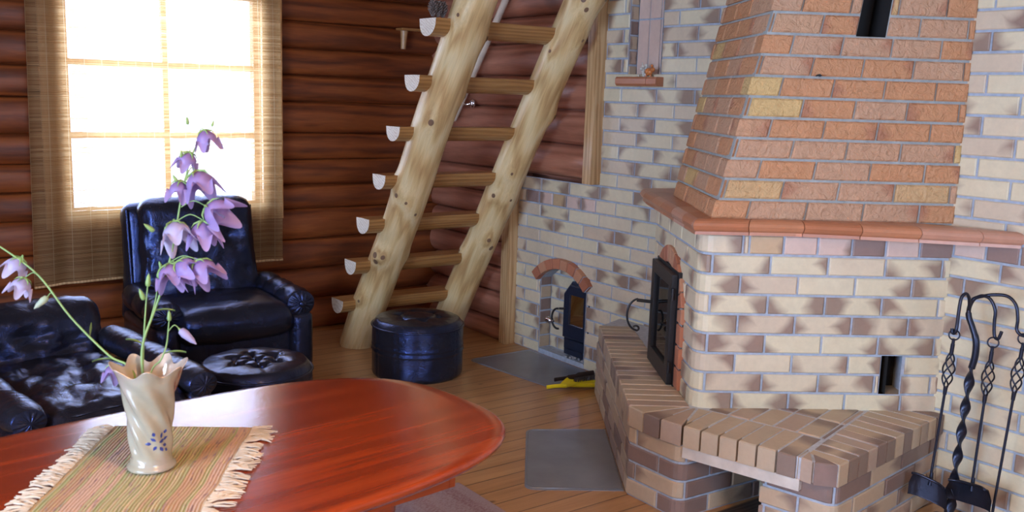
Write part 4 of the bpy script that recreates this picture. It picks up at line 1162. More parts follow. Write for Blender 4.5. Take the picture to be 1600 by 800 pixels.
# --- high-backed armchair under the window
AX, AYF, AYB = 1.80, 4.84, 5.42
arm = thing('armchair', 'high-backed black leather armchair with rolled arms in front of the window', 'armchair', (AX, 5.15, 0), 0)
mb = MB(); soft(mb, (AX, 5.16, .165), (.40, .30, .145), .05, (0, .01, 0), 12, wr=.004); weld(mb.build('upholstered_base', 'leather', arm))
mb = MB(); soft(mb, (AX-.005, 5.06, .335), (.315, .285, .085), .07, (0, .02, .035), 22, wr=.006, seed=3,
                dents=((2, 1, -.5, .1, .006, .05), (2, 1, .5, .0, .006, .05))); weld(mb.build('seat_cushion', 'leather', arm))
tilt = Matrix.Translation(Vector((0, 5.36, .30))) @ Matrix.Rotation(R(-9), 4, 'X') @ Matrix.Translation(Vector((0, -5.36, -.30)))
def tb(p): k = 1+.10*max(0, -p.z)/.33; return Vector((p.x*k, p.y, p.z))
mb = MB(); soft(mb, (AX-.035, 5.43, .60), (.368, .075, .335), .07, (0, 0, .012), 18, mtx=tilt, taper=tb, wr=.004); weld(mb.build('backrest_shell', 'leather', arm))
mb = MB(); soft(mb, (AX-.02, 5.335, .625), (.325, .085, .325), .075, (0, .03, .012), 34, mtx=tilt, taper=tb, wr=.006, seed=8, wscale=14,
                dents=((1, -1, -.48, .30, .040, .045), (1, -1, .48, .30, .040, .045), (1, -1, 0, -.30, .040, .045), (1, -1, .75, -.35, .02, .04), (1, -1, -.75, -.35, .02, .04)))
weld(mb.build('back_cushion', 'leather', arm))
for x in (-.35, .35, 0):
    pass
def armrest(sx):
    b = MB(); xc = AX+sx*.365
    # roll: bulging pads along the arm, pleated scroll on the front
    n = 64; seg = 28; y0_, y1_ = 4.835, 5.40
    def P(u, v):
        y = y0_+(y1_-y0_)*v; a = 2*PI*u
        pad = abs(math.sin(PI*(v*3.0+.02)))**.35
        r = .060+.022*pad+.002*math.sin(a*9+v*40)
        e = min(1, (y-y0_)/.03); r *= .90+.10*math.sqrt(max(0, e)) if e < 1 else 1
        return Vector((xc+sx*.0+r*1.10*math.cos(a), y, .405+.02*v+r*.98*math.sin(a)))
    b.grid(P, seg, n, closeu=True)
    def F_(u, v):
        a = 2*PI*u; r = .0835*(1-v)*1.0; pl = .006*math.sin(a*14)*(1-abs(2*v-1))
        return Vector((xc+.95*r*math.cos(a), y0_-.018*math.sin(PI*v*.5)-pl, .405+.85*r*math.sin(a)))
    b.grid(F_, 56, 8, closeu=True)
    o = weld(b.build('armrest_roll', 'leather', arm))
    b = MB(); soft(b, (xc+sx*.005, 5.11, .19), (.068, .29, .165), .035, (.012, .012, 0), 10, wr=.003, seed=sx); weld(b.build('armrest_side', 'leather', arm))
    b = MB(); b.lathe([(.004, 0), (.018, .003), (.021, .010), (.004, .014)][::-1], (xc, y0_-.030, .405), 14, axis='Y'); b.build('scroll_button', 'leather', o)
armrest(-1); armrest(1)
for sx in (-1, 1):
    b = MB(); b.tube([tilt @ Vector((AX-.035+sx*.352, 5.365, z)) for z in (.32, .5, .7, .86, .90)], .010, 8); b.build('back_piping', 'leather', arm)
for sx in (-1, 1):
    for y in (4.90, 5.38):
        b = MB(); b.lathe([(.016, 0), (.022, .008), (.024, .03)], (AX+sx*.33, y, 0), 12); b.build('foot', 'iron', arm)

# --- low tufted seat at the left edge
LR = R(12); lo = Vector((.815, 3.95, 0))
low = thing('low_armchair', 'low tufted black leather seat at the left picture edge behind the table', 'armchair', lo, LR)
LM = Matrix.Translation(lo) @ Matrix.Rotation(LR, 4, 'Z')
def lsoft(name, c, h, r, **k):
    pre = k.pop('pre', None)
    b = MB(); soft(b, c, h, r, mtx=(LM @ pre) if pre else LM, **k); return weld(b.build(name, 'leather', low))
lsoft('upholstered_base', (0, 0, .15), (.345, .36, .14), .04, n=12, wr=.004)
lsoft('seat_cushion', (0, .02, .325), (.285, .40, .085), .075, n=40, puff=(0, .02, .03), wr=.009, seed=5, wscale=12,
      dents=((2, 1, -.36, .42, .045, .05), (2, 1, .36, .42, .045, .05), (2, 1, 0, -.12, .045, .05), (2, 1, -.75, -.15, .03, .05), (2, 1, .75, -.15, .03, .05), (2, 1, -.36, -.66, .03, .045), (2, 1, .36, -.66, .03, .045)))
lt = Matrix.Translation(Vector((0, .42, .3))) @ Matrix.Rotation(R(-16), 4, 'X') @ Matrix.Translation(Vector((0, -.42, -.3)))
lsoft('back_cushion', (0, .46, .45), (.33, .10, .19), .09, n=30, puff=(0, .03, .02), wr=.009, seed=9, wscale=12, pre=lt,
      dents=((1, -1, -.45, -.1, .035, .045), (1, -1, .45, -.1, .035, .045), (1, -1, 0, .2, .035, .045)))
def larm(sx):
    b = MB(); xc = sx*.335
    def P(u, v):
        y = -.37+.78*v; a = 2*PI*u; pad = abs(math.sin(PI*(v*3+.03)))**.35
        r = .047+.020*pad+.002*math.sin(y*180)*(.5 if pad > .8 else 0)
        e = min(1, (y+.37)/.05); r *= .72+.28*math.sqrt(max(0, e)) if e < 1 else 1
        return LM @ Vector((xc+r*1.15*math.cos(a), y, .405+.05*v+r*.85*math.sin(a)))
    b.grid(P, 24, 90, closeu=True)
    b.grid(lambda u, v: LM @ Vector((xc+.06*(1-v)*math.cos(2*PI*u), -.37-.012*math.sin(PI*v/2)-.004*math.sin(2*PI*u*12)*(1-abs(2*v-1)), .405+.048*(1-v)*math.sin(2*PI*u))), 48, 6, closeu=True)
    weld(b.build('armrest_roll', 'leather', low))
    lsoft('armrest_side', (xc, .0, .20), (.060, .355, .18), .035, n=10, puff=(.01, .01, 0), wr=.004, seed=sx*2)
larm(-1); larm(1)

# --- round footstool with deep buttons and the taller drum pouf
def round_stool(nm, label, c, r, z0_, z1_, buttons, dep, seams, band, grp=None, dome=.03):
    t = thing(nm, label, 'footstool', c)
    b = MB(); nr = 54; na = 96; rng = random.Random(3)
    bts = buttons
    def top(u, v):
        a = 2*PI*u; rr = r*v; x = rr*math.cos(a); y = rr*math.sin(a)
        z = z1_+dome*(1-v**2)**.7
        if v > .88: z -= .030*((v-.88)/.12)**2
        for (bx_, by_) in bts:
            d = math.hypot(x-bx_, y-by_); z -= dep*math.exp(-(d/.022)**2)+dep*.45*math.exp(-(d/.05)**2)
        # pull lines joining neighbouring buttons and running out to the edge
        for i in range(len(bts)):
            for j in range(i+1, len(bts)):
                p, q = Vector(bts[i]), Vector(bts[j]); L = (q-p).length
                if L < .155:
                    w = Vector((x, y))-p; tt = max(0, min(1, w.dot(q-p)/L**2)); dd = (w-(q-p)*tt).length
                    z -= dep*.42*math.exp(-(dd/.008)**2)
            p = Vector(bts[i])
            if p.length > .07:
                w = Vector((x, y))-p; dr = p.normalized(); al = w.dot(dr)
                if al > 0: dd = (w-dr*al).length; z -= dep*.30*math.exp(-(dd/.008)**2)*math.exp(-al/.09)
        z += .003*noise.noise(Vector((x*18, y*18, c[0])))
        return Vector((c[0]+x*(1+.012*v), c[1]+y*(1+.012*v), z))
    b.grid(top, na, nr, closeu=True)
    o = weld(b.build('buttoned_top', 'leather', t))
    b = MB(); nz_ = 30
    def side(u, v):
        a = 2*PI*u; z = z0_+(z1_-.028-z0_)*v
        rr = r*1.012
        rr -= .0035*max(0, 1-abs(((u*seams) % 1)-.5)*-1) if False else 0
        du = abs(((u*seams) % 1)-.5)*2
        rr -= .004*max(0, (du-.9)/.1)
        if band: 
            for zb_, wd in ((band-.012, .005), (band+.012, .005)): rr += .006*math.exp(-((z-zb_)/wd)**2)
            rr -= .004*math.exp(-((z-band)/.006)**2)
        if v < .08: rr -= .012*(1-v/.08)**2
        rr += .0025*noise.noise(Vector((math.cos(a)*4, math.sin(a)*4, z*14)))
        return Vector((c[0]+rr*math.cos(a), c[1]+rr*math.sin(a), z))
    b.grid(side, 144, nz_, closeu=True)
    b.add([side(k/144, 0) for k in range(144)], [tuple(range(144))[::-1]])
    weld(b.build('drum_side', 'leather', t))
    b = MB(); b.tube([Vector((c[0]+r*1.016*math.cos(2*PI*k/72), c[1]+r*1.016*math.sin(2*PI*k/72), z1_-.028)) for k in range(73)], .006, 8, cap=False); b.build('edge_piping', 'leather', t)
    for (bx_, by_) in bts:
        zz = top(0, 0).z
        b = MB(); a_ = math.atan2(by_, bx_)/(2*PI) % 1; p = top(a_, math.hypot(bx_, by_)/r)
        b.lathe([(.010, 0), (.009, .003), (.005, .005), (.0008, .0056)], (p.x, p.y, p.z-.001), 10); b.build('button', 'leather', o)
    return t
hexb = [(0, 0)]+[(.105*math.cos(R(a)), .105*math.sin(R(a))) for a in range(20, 380, 60)]
round_stool('round_footstool', 'low round black leather footstool with deeply buttoned top before the armchair', (1.60, 4.075, 0), .252, .0, .335, hexb, .034, 10, None, dome=.035)
pb_ = [(.115*math.cos(R(a)), .115*math.sin(R(a))) for a in (15, 75, 135, 195, 255, 315)]
round_stool('drum_pouf', 'tall black leather drum pouf with waist seam at the foot of the staircase', (2.744, 4.540, 0), .256, .0, .315, pb_, .014, 22, .165, dome=.028)

# ================================================================== TABLE, RUNNER, VASE, FLOWERS
TC = Vector((.717, 2.17)); TR = R(6); TA, TB, TN = .80, .45, 3.0; TZ = .70
table = thing('coffee_table', 'glossy cherry-red wooden table with rounded oval top in the foreground', 'table', (TC.x, TC.y, 0), TR)
def sup(a, k=1., off=0):
    c_, s_ = math.cos(a), math.sin(a)
    rr = (abs(c_/TA)**TN+abs(s_/TB)**TN)**(-1/TN)
    return Vector((rr*c_*k, rr*s_*k, 0))
mb = MB(); nseg = 120
prof_ = [(.0, TZ-.030, 0), (.93, TZ-.030, 0), (.965, TZ-.030, 0), (.982, TZ-.0275, 0), (.994, TZ-.021, 0), (.999, TZ-.013, 0), (.997, TZ-.007, 0), (.991, TZ-.002, 0), (.982, TZ, 0), (.93, TZ, 0), (.5, TZ, 0), (0.0, TZ, 0)]
vs = []
for (k, z, _) in prof_:
    for i in range(nseg):
        p = sup(2*PI*i/nseg, max(k, .0005)); vs.append((p.x, p.y, z))
fs = [(j*nseg+i, j*nseg+(i+1) % nseg, (j+1)*nseg+(i+1) % nseg, (j+1)*nseg+i) for j in range(len(prof_)-1) for i in range(nseg)]
mb.add(vs, fs, 0, smooth=True)
o = mb.build('table_top', 'table'); o.parent = table; weld(o)
mb = MB()
for sx in (-1, 1): mb.box((sx*.40-.28, -.30, TZ-.11), (sx*.40+.28, -.275, TZ-.030), 0, .004) if sx < 0 else None
mb.box((-.55, -.30, TZ-.115), (.52, -.278, TZ-.0305), 0, .004); mb.box((-.55, .278, TZ-.115), (.52, .30, TZ-.0305), 0, .004)
mb.box((-.57, -.30, TZ-.115), (-.55, .30, TZ-.0305), 0, .004); mb.box((.52, -.30, TZ-.115), (.54, .30, TZ-.0305), 0, .004)
o = mb.build('apron', 'table'); o.parent = table
for sx in (-1, 1):
    for sy in (-1, 1):
        b = MB(); b.lathe([(.022, 0), (.026, .02), (.020, .06), (.030, .25), (.034, .42), (.026, .50), (.036, .53), (.036, TZ-.040)], (sx*.40-.03, sy*.215, 0.0095), 20)
        o = b.build('leg', 'table'); o.parent = table

RZ = TZ+.0015
# runner: corners on the table plane
ra = Vector((.598, 2.492)); rb = Vector((.893, 2.300)); rd = Vector((-.305, -.470)).normalized()
def runP(u, v):
    p = ra.lerp(rb, u)+rd*(.62*v)
    w = .0018+.0015*noise.noise(Vector((p.x*9, p.y*9, 1)))+.0012
    p = p+Vector((.006*noise.noise(Vector((v*6, 0, 3))), .006*noise.noise(Vector((v*6+u, 4, 3)))))
    return Vector((p.x, p.y, RZ+max(0, w)))
# the runner's long axis: woven ends carry the fringe on the two long visible edges
def tableclip(p):
    q = Matrix.Rotation(-TR, 2) @ (Vector((p.x, p.y))-TC); return (abs(q.x/TA)**TN+abs(q.y/TB)**TN) < .985
mb = MB(); mb.grid(runP, 30, 70, uv=lambda u, v: (u, v))
rt = thing('table_runner', 'greenish woven rag runner with knotted white fringe lying on the red table', 'runner', (ra.x, ra.y, RZ), math.atan2(rd.x, -rd.y)+0)
cloth = mb.build('woven_cloth', 'runner', rt)
b2 = MB()
for k in range(5): pass
mb.v = [(x, y, z) for x, y, z in mb.v]
b = MB(); rng = random.Random(11)
for side in (0, 1):
    n = 78 if side == 0 else 60
    v = .015
    while v < .985:
        p0 = runP(side, v); nrm = (ra-rb).normalized() if side == 0 else (rb-ra).normalized()
        cnt = 2 if side == 0 else 3
        L = (.052 if side == 0 else .060)*rng.uniform(.8, 1.15); sk = rng.uniform(-.25, .25) if side == 0 else rng.uniform(-.55, .55)
        for q in range(cnt):
            pts = []; wv = rng.uniform(-.5, .5)
            for t in range(6):
                tt = t/5; sw = sk*tt*L+.006*math.sin(tt*5+wv*6)+(q-.5*(cnt-1))*.0045*(1.2 if t > 1 else .4)
                x = p0.x+nrm.x*L*tt+rd.x*sw; y = p0.y+nrm.y*L*tt+rd.y*sw
                pts.append((x, y, RZ+.0026+(.004*math.sin(PI*tt)*rng.uniform(.2, 1))))
            b.tube(pts, [.0028, .0033, .0028, .0026, .0023, .0013], 5)
        v += .0173 if side == 0 else .0264
fo = b.build('knotted_fringe', 'fringe', rt); fo['kind'] = 'stuff'

vz = RZ+.0045; vc = Vector((.597, 2.165))
vase = thing('flower_vase', 'cream lustre porcelain vase with spiral flutes and scalloped rim holding bellflowers', 'vase', (vc.x, vc.y, vz))
def vr(r, z, th):
    k = max(0, min(1, (z-.018)/.05)) * max(0, min(1, (.235-z)/.05))
    fl = .0038*k*math.sin(7*(th+z*11))
    rim = max(0, (z-.18)/.065)
    return r+fl+rim*rim*.010*math.cos(7*th+.6)
vprof = [(.001, .002), (.045, .0), (.0535, .003), (.0545, .008), (.047, .016), (.0445, .030), (.0455, .06), (.0475, .10), (.0505, .14), (.056, .175), (.064, .205), (.073, .228), (.079, .240)]
mb = MB(); seg = 112; nP = 46
def vprofile(prof, t):
    s_ = t*(len(prof)-1); i = min(len(prof)-2, int(s_)); k = s_-i
    k2 = k
    return (prof[i][0]+(prof[i+1][0]-prof[i][0])*k2, prof[i][1]+(prof[i+1][1]-prof[i][1])*k2)
def VP(u, v):
    r, z = vprofile(vprof, v); th = 2*PI*u
    rr = vr(r, z, th) if z > .02 else r
    if z > .17: z += ((z-.17)/.07)**2*.010*math.cos(7*th+.6)
    return Vector((vc.x+rr*math.cos(th), vc.y+rr*math.sin(th), vz+z))
mb.grid(VP, seg, 60, closeu=True)
mb.build('vase_body', 'porcelain', vase)
iprof = [(.0775, .2405), (.070, .226), (.060, .200), (.050, .165), (.044, .12), (.041, .05), (.001, .03)]
def IP(u, v):
    r, z = vprofile(iprof, v); th = 2*PI*u; rr = vr(r, z, th) if z > .1 else r
    if z > .17: z += ((z-.17)/.07)**2*.010*math.cos(7*th+.6)
    return Vector((vc.x+rr*math.cos(th), vc.y+rr*math.sin(th), vz+z))
mb = MB(); mb.grid(IP, seg, 30, closeu=True)
mb.grid(lambda u, v: VP(u, 1).lerp(IP(u, 0), v)+Vector((0, 0, .0012*math.sin(PI*v))), seg, 3, closeu=True)
mb.build('lustre_lining', 'lustre', vase)
# cobalt flower motif on the side facing the camera-right
mb = MB(); rng = random.Random(4)
def onvase(th, z, o=.0008):
    i = 0
    for i in range(len(vprof)-1):
        if vprof[i][1] <= z <= vprof[i+1][1] and i > 1: break
    a, bq = vprof[i], vprof[i+1]; k = (z-a[1])/(bq[1]-a[1]); r = a[0]+(bq[0]-a[0])*k
    rr = vr(r, z, th)+o; return Vector((vc.x+rr*math.cos(th), vc.y+rr*math.sin(th), vz+z))
th0 = math.atan2(-vc.y, -vc.x)+.35
for (dt, dz, L, an) in ((0, .074, .016, .2), (.12, .082, .013, 1.1), (-.14, .078, .013, 2.6), (.05, .062, .014, -1.0), (-.1, .064, .012, -2.2), (.32, .075, .012, .5), (.30, .055, .012, -.6), (-.34, .070, .014, 3.0), (.18, .066, .016, -.3), (.36, .090, .010, 1.4), (-.2, .090, .010, 1.9)):
    pts = []; W_ = .0032
    for t in range(7):
        s_ = t/6; pts.append((dt+math.cos(an)*L*s_/.048, dz+math.sin(an)*L*s_, W_*math.sin(PI*min(1, s_*1.05))+.0006))
    vs = []
    for (a_, z_, w_) in pts:
        for sg in (-1, 1): vs.append(onvase(th0+a_-math.sin(an)*w_*sg/.048, z_+math.cos(an)*w_*sg))
    mb.add(vs, [(2*t, 2*t+1, 2*t+3, 2*t+2) for t in range(6)])
mb.build('cobalt_motif', 'blueprint', vase)

# bellflowers -------------------------------------------------------------
def frame_to(d, roll=0):
    d = Vector(d).normalized(); q = d.to_track_quat('Z', 'Y'); return q.to_matrix().to_4x4() @ Matrix.Rotation(roll, 4, 'Z')
def bell(parent, base, d, size, roll=0, m='petal', open_=1.0):
    """five-lobed bell opening along d"""
    size *= .84
    Mx = Matrix.Translation(Vector(base)) @ frame_to(d, roll); b = MB()
    def P(u, v, inner=0):
        a = 2*PI*u; lobe = .5+.5*math.cos(5*a)
        v2 = v*(1 if v < .55 else 1)
        z = size*(.02+.78*v+.30*max(0, v-.45)*lobe**.8*1.35)
        zmax = 1
        r = size*(.05+.36*math.sin(min(1, v*2.0)*PI/2)**.8+.05*v+open_*.34*max(0, v-.62)**1.2*2.0)
        r *= 1-.06*(1-lobe)*v
        if v > .6: r -= size*.10*(1-lobe)*(v-.6)/.4
        if v > .6: a += .0; z -= size*.38*(1-lobe)*((v-.6)/.4)
        # lobes are pointed: pull the rim between lobes down
        return Mx @ Vector((r*math.cos(a), r*math.sin(a), z))
    b.grid(P, 60, 18, closeu=True, uv=lambda u, v: (u, v))
    o = b.build('bell_blossom', m, parent)
    c = MB(); c.lathe([(.0005, -size*.03), (size*.09, -size*.01), (size*.11, size*.03), (size*.06, size*.07)], (0, 0, 0), 10)
    for k in range(5):
        a = 2*PI*k/5+.6; p0 = Vector((math.cos(a)*size*.09, math.sin(a)*size*.09, size*.02)); p1 = Vector((math.cos(a)*size*.30, math.sin(a)*size*.30, size*.10)); p2 = Vector((math.cos(a)*size*.42, math.sin(a)*size*.42, size*.26))
        c.tube([p0, p1, p2], [size*.05, size*.035, size*.006], 5)
    c.v = [tuple(Mx @ Vector(p)) for p in c.v]
    c.build('calyx', 'stem', o)
    s_ = MB(); s_.tube([Mx @ Vector((0, 0, size*.1)), Mx @ Vector((0, 0, size*.7))], [size*.03, size*.045], 6); s_.build('style', 'petal_pale', o)
    return o
def bud(parent, base, d, size, m='stem'):
    b = MB(); Mx = Matrix.Translation(Vector(base)) @ frame_to(d)
    b.lathe([(.0005, 0), (size*.16, size*.08), (size*.20, size*.3), (size*.13, size*.75), (size*.015, size)], (0, 0, 0), 9)
    b.v = [tuple(Mx @ Vector(p)) for p in b.v]; return b.build('bud', m, parent)
def leafy(parent, p, d, L, w=.006):
    b = MB(); p = Vector(p); d = Vector(d).normalized(); s_ = d.cross(Vector((0, 0, 1))).normalized(); vs = []
    for i in range(8):
        t = i/7; q = p+d*L*t+Vector((0, 0, -.25*L*t*t)); ww = w*math.sin(PI*min(1, t*.95+.03))
        vs += [q-s_*ww+Vector((0, 0, .001)), q-Vector((0, 0, .001)), q+s_*ww+Vector((0, 0, .001))]
    b.add(vs, [(3*i+a, 3*i+a+1, 3*i+a+4, 3*i+a+3) for i in range(7) for a in (0, 1)], smooth=True)
    vs2 = [v-Vector((0, 0, .0012)) for v in vs]; b.add(vs2, [(3*i+a, 3*i+a+3, 3*i+a+4, 3*i+a+1) for i in range(7) for a in (0, 1)], smooth=True)
    return b.build('leaf', 'stem', parent)
VB = Vector((vc.x, vc.y, vz+.04))
rgt = Vector((_rt.x, _rt.y, 0)); fwd = Vector((_f.x, _f.y, 0)).normalized()
def curve(pts, n=6):
    P_ = [Vector(p) for p in pts]; out = []
    for i in range(len(P_)-1):
        p0 = P_[max(0, i-1)]; p1 = P_[i]; p2 = P_[i+1]; p3 = P_[min(len(P_)-1, i+2)]
        for k in range(n):
            t = k/n; out.append(.5*((2*p1)+(p2-p0)*t+(2*p0-5*p1+4*p2-p3)*t*t+(3*p1-p0-3*p2+p3)*t**3))
    out.append(P_[-1]); return out
def stemtube(name, parent, pts, r0_, r1_):
    c = curve(pts); b = MB(); n = len(c); b.tube(c, [r0_+(r1_-r0_)*i/(n-1) for i in range(n)], 7); return b.build(name, 'stem', parent)
T = thing('tall_bellflower', 'tall stem of open violet bellflowers rising before the window', 'flower', VB, 0, 'bellflowers in the vase')
stemtube('stem', T, [VB, (.595, 2.205, .907), (.602, 2.222, .985), (.632, 2.228, 1.06), (.655, 2.224, 1.128), (.678, 2.221, 1.217), (.702, 2.224, 1.335), (.722, 2.222, 1.409), (.742, 2.214, 1.462)], .0036, .0016)
dn = Vector((0, 0, -1))
bl_ = [((.752, 2.212, 1.480), dn+rgt*.25, .062, 'petal'), ((.722, 2.226, 1.428), dn-rgt*.30, .058, 'petal'),
       ((.728, 2.205, 1.385), dn*.8+rgt*.35-fwd*.2, .088, 'petal'), ((.700, 2.228, 1.362), dn-rgt*.15, .062, 'petal'),
       ((.742, 2.180, 1.305), rgt*.75-dn*.05+dn*.42-fwd*.2, .092, 'petal'), ((.676, 2.215, 1.268), dn*.9+rgt*.40-fwd*.35, .086, 'petal_pale'),
       ((.733, 2.180, 1.272), dn+rgt*.05, .078, 'petal'), ((.715, 2.168, 1.182), dn*.75+rgt*.55-fwd*.2, .080, 'petal'),
       ((.662, 2.208, 1.172), dn*.8+rgt*.25-fwd*.3, .076, 'petal'), ((.672, 2.190, 1.176), dn*.5+rgt*.8, .074, 'petal')]
sp = [(.735, 2.216, 1.45), (.722, 2.222, 1.409), (.712, 2.223, 1.37), (.702, 2.224, 1.335), (.698, 2.224, 1.30), (.685, 2.221, 1.25), (.690, 2.222, 1.27), (.665, 2.222, 1.17), (.655, 2.224, 1.13), (.66, 2.223, 1.15)]
for (p, d, s_, m_), q in zip(bl_, sp):
    p = Vector(p); q = Vector(q); bell(T, p, d, s_, roll=random.random()*6, m=m_)
    stemtube('flower_stalk', T, [q, q.lerp(p, .5)+Vector((0, 0, .014)), p-d.normalized()*.002], .0013, .0011)
for (p, d, s_) in (((.700, 2.222, 1.415), (0.1, 0, 1), .018), ((.768, 2.206, 1.487), (.3, -.1, 1), .016), ((.637, 2.228, 1.246), (-.6, 0, .5), .030), ((.718, 2.222, 1.49), (-.1, 0, 1), .020), ((.690, 2.222, 1.36), (-.6, 0, 1), .020)): bud(T, p, d, s_)
leafy(T, (.632, 2.228, 1.06), rgt+Vector((0, 0, .3)), .05); leafy(T, (.602, 2.222, .985), -rgt*.9+Vector((0, 0, .5)), .045)
T2 = thing('budding_bellflower', 'thin green stem of small closed buds standing left in the vase beside the tall flowers', 'flower', VB+Vector((-.008, .004, 0)), 0, 'bellflowers in the vase')
stemtube('stem', T2, [VB+Vector((-.008, .004, 0)), (.597, 2.211, .908), (.604, 2.225, .98), (.614, 2.233, 1.069), (.622, 2.240, 1.12)], .0028, .0014)
for (p, d, s_) in (((.622, 2.240, 1.115), (.1, 0, 1), .032), ((.612, 2.238, 1.085), (-.35, 0, 1), .030), ((.644, 2.232, 1.135), (.2, 0, 1), .026), ((.652, 2.228, 1.155), (-.3, 0, 1), .022)): bud(T2, p, d, s_)
stemtube('side_stalk', T2, [(.606, 2.226, .99), (.634, 2.228, 1.08), (.645, 2.232, 1.14)], .0018, .0012)
T3 = thing('drooping_bellflower', 'short side stem with one pale closed bud drooping over the right vase rim', 'flower', VB+Vector((.012, .004, 0)), 0, 'bellflowers in the vase')
stemtube('stem', T3, [VB+Vector((.012, .004, 0)), (.611, 2.202, .908), (.634, 2.194, .950), (.646, 2.190, .985), (.652, 2.190, 1.03), (.654, 2.190, 1.045)], .0024, .0013)
stemtube('flower_stalk', T3, [(.650, 2.190, 1.015), (.662, 2.180, 1.032), (.672, 2.175, 1.022)], .0013, .0011)
o = bud(T3, (.672, 2.175, 1.022), (.5, -.25, -.55), .052, 'petal_pale'); bud(T3, (.654, 2.190, 1.04), (0, 0, 1), .026); bud(T3, (.671, 2.176, 1.025), (.2, -.1, -.5), .016)
leafy(T3, (.640, 2.192, .965), rgt+Vector((0, 0, .35)), .055)
T4 = thing('leaning_bellflower', 'long bellflower stem leaning out of the vase to the left picture edge', 'flower', VB+Vector((-.014, .0, 0)), 0, 'bellflowers in the vase')
stemtube('stem', T4, [VB+Vector((-.014, 0, 0)), (.581, 2.226, .914), (.537, 2.268, .956), (.472, 2.334, 1.041), (.419, 2.393, 1.134), (.352, 2.456, 1.197), (.30, 2.50, 1.23)], .0032, .0020)
for p, q, d, s_, m_ in (((.395, 2.425, 1.172), (.392, 2.42, 1.165), dn-rgt*.6, .060, 'petal_pale'), ((.398, 2.405, 1.128), (.42, 2.392, 1.132), dn-rgt*.4-fwd*.2, .058, 'petal_pale')):
    p = Vector(p); bell(T4, p-rgt*.006, d, s_, roll=1.3, m=m_); stemtube('flower_stalk', T4, [q, Vector(q).lerp(p, .5)+Vector((0, 0, .01)), p-rgt*.006], .0014, .0011)
bud(T4, (.434, 2.378, 1.085), (-.5, .2, -.5), .042, 'budpetal'); stemtube('flower_stalk', T4, [(.446, 2.363, 1.088), (.440, 2.372, 1.094), (.434, 2.378, 1.085)], .0013, .0011)
leafy(T4, (.545, 2.260, .948), -rgt+Vector((0, 0, .1)), .05); leafy(T4, (.505, 2.300, .998), Vector((0, 0, 1))+rgt*.1, .045)
bell(T4, (.560, 2.285, .925), dn-rgt*.3, .050, 2.0, 'petal'); bell(T4, (.545, 2.262, .935), dn-fwd*.2, .050, 1.0, 'petal')

# ================================================================== THINGS ON THE FLOOR
mb = MB(); mb.box((.2, 1.55, .0), (2.066, 3.075, .009), 0, .003)
tag(mb.build('rag_rug', 'rug'), 'mauve rag rug on the floor boards below the red table', 'rug')
def sheet(name, label, pts, cr_=.04):
    V = [Vector(p) for p in pts]; out = []
    n = len(V)
    for i in range(n):
        a, b_, c = V[i-1], V[i], V[(i+1) % n]; d1 = (a-b_).normalized(); d2 = (c-b_).normalized()
        if i in (0, 3) or cr_ < .01:
            for k in range(7): t = k/6; out.append(b_+d1*cr_*(1-t)**2+d2*cr_*t*t)
        else: out.append(b_)
    t = thing(name, label, 'hearth plate', (V[0].x, V[0].y, 0), 0, 'steel hearth plates on the floor')
    b = MB(); b.prism([(p.x, p.y) for p in out], .0005, .003, 0, .001); b.build('steel_sheet', 'zinc', t)
    b = MB(); c = sum(V, Vector((0, 0)))/n
    ring = [p+(c-p).normalized()*.016 for p in out]; b.tube([(p.x, p.y, .0032) for p in ring]+[(ring[0].x, ring[0].y, .0032)], .0022, 6, cap=False); b.build('pressed_rim', 'zinc', t)
    return t
sheet('steel_hearth_plate', 'grey sheet-metal plate on the floor boards before the brick bench', [(2.26, 2.885), (2.60, 2.655), (3.028, 3.246), (2.700, 3.450)], .05)
sheet('steel_hearth_plate', 'grey sheet-metal plate on the floor below the small wall stove', [(3.215, 3.87), (3.600, 3.905), (3.605, 4.60), (3.130, 4.605)], .07)

pan = thing('yellow_dustpan', 'bright yellow dustpan lying on the metal plate at the end of the bench', 'dustpan', (3.37, 3.80, .004))
pc0 = Vector((3.265, 3.865, .006)); pd = Vector((.96, -.10, 0)).normalized(); ps = Vector((.10, .96, 0)).normalized()
mb = MB()
def panP(u, v):
    x = -.02+.26*u; w = .035+.065*min(1, u*1.6)**.8; y = (2*v-1)*w
    z = .002+.030*abs(2*v-1)**4*(1 if u > .25 else u*4)+.02*(1-u)**2
    return pc0+pd*x+ps*y*.9-ps*.04+Vector((0, 0, z))
mb.grid(panP, 24, 16); mb.grid(lambda u, v: panP(u, v)+Vector((0, 0, .003)), 24, 16)
mb.build('scoop', 'yellow', pan)
mb = MB(); mb.tube(curve([pc0-pd*.0-ps*.04+Vector((0, 0, .020)), pc0-pd*.05-ps*.03+Vector((0, 0, .024)), pc0-pd*.11-ps*.015+Vector((0, 0, .020))]), .011, 10, flat=.6); mb.build('handle', 'yellow', pan)
br = thing('hand_brush', 'dark hand brush resting across the top of the yellow dustpan', 'brush', (3.37, 3.84, .04))
bc0 = Vector((3.235, 3.895, .047))
mb = MB(); mb.tube(curve([bc0, bc0+pd*.08, bc0+pd*.14, bc0+pd*.26]), [.011]*7+[.015]*6+[.022]*6, 12, flat=.55); mb.build('brush_handle', 'darkplastic', br)
mb = MB(); rng = random.Random(2)
for i in range(26):
    for j in range(3):
        p = bc0+pd*(.12+.14*i/25)+ps*(-.015+.015*j); mb.tube([p, p+Vector((rng.uniform(-.004, .004), rng.uniform(-.004, .004), -.028))], .003, 4, smooth=False)
o = mb.build('bristles', 'darkplastic', br); o['kind'] = 'stuff'

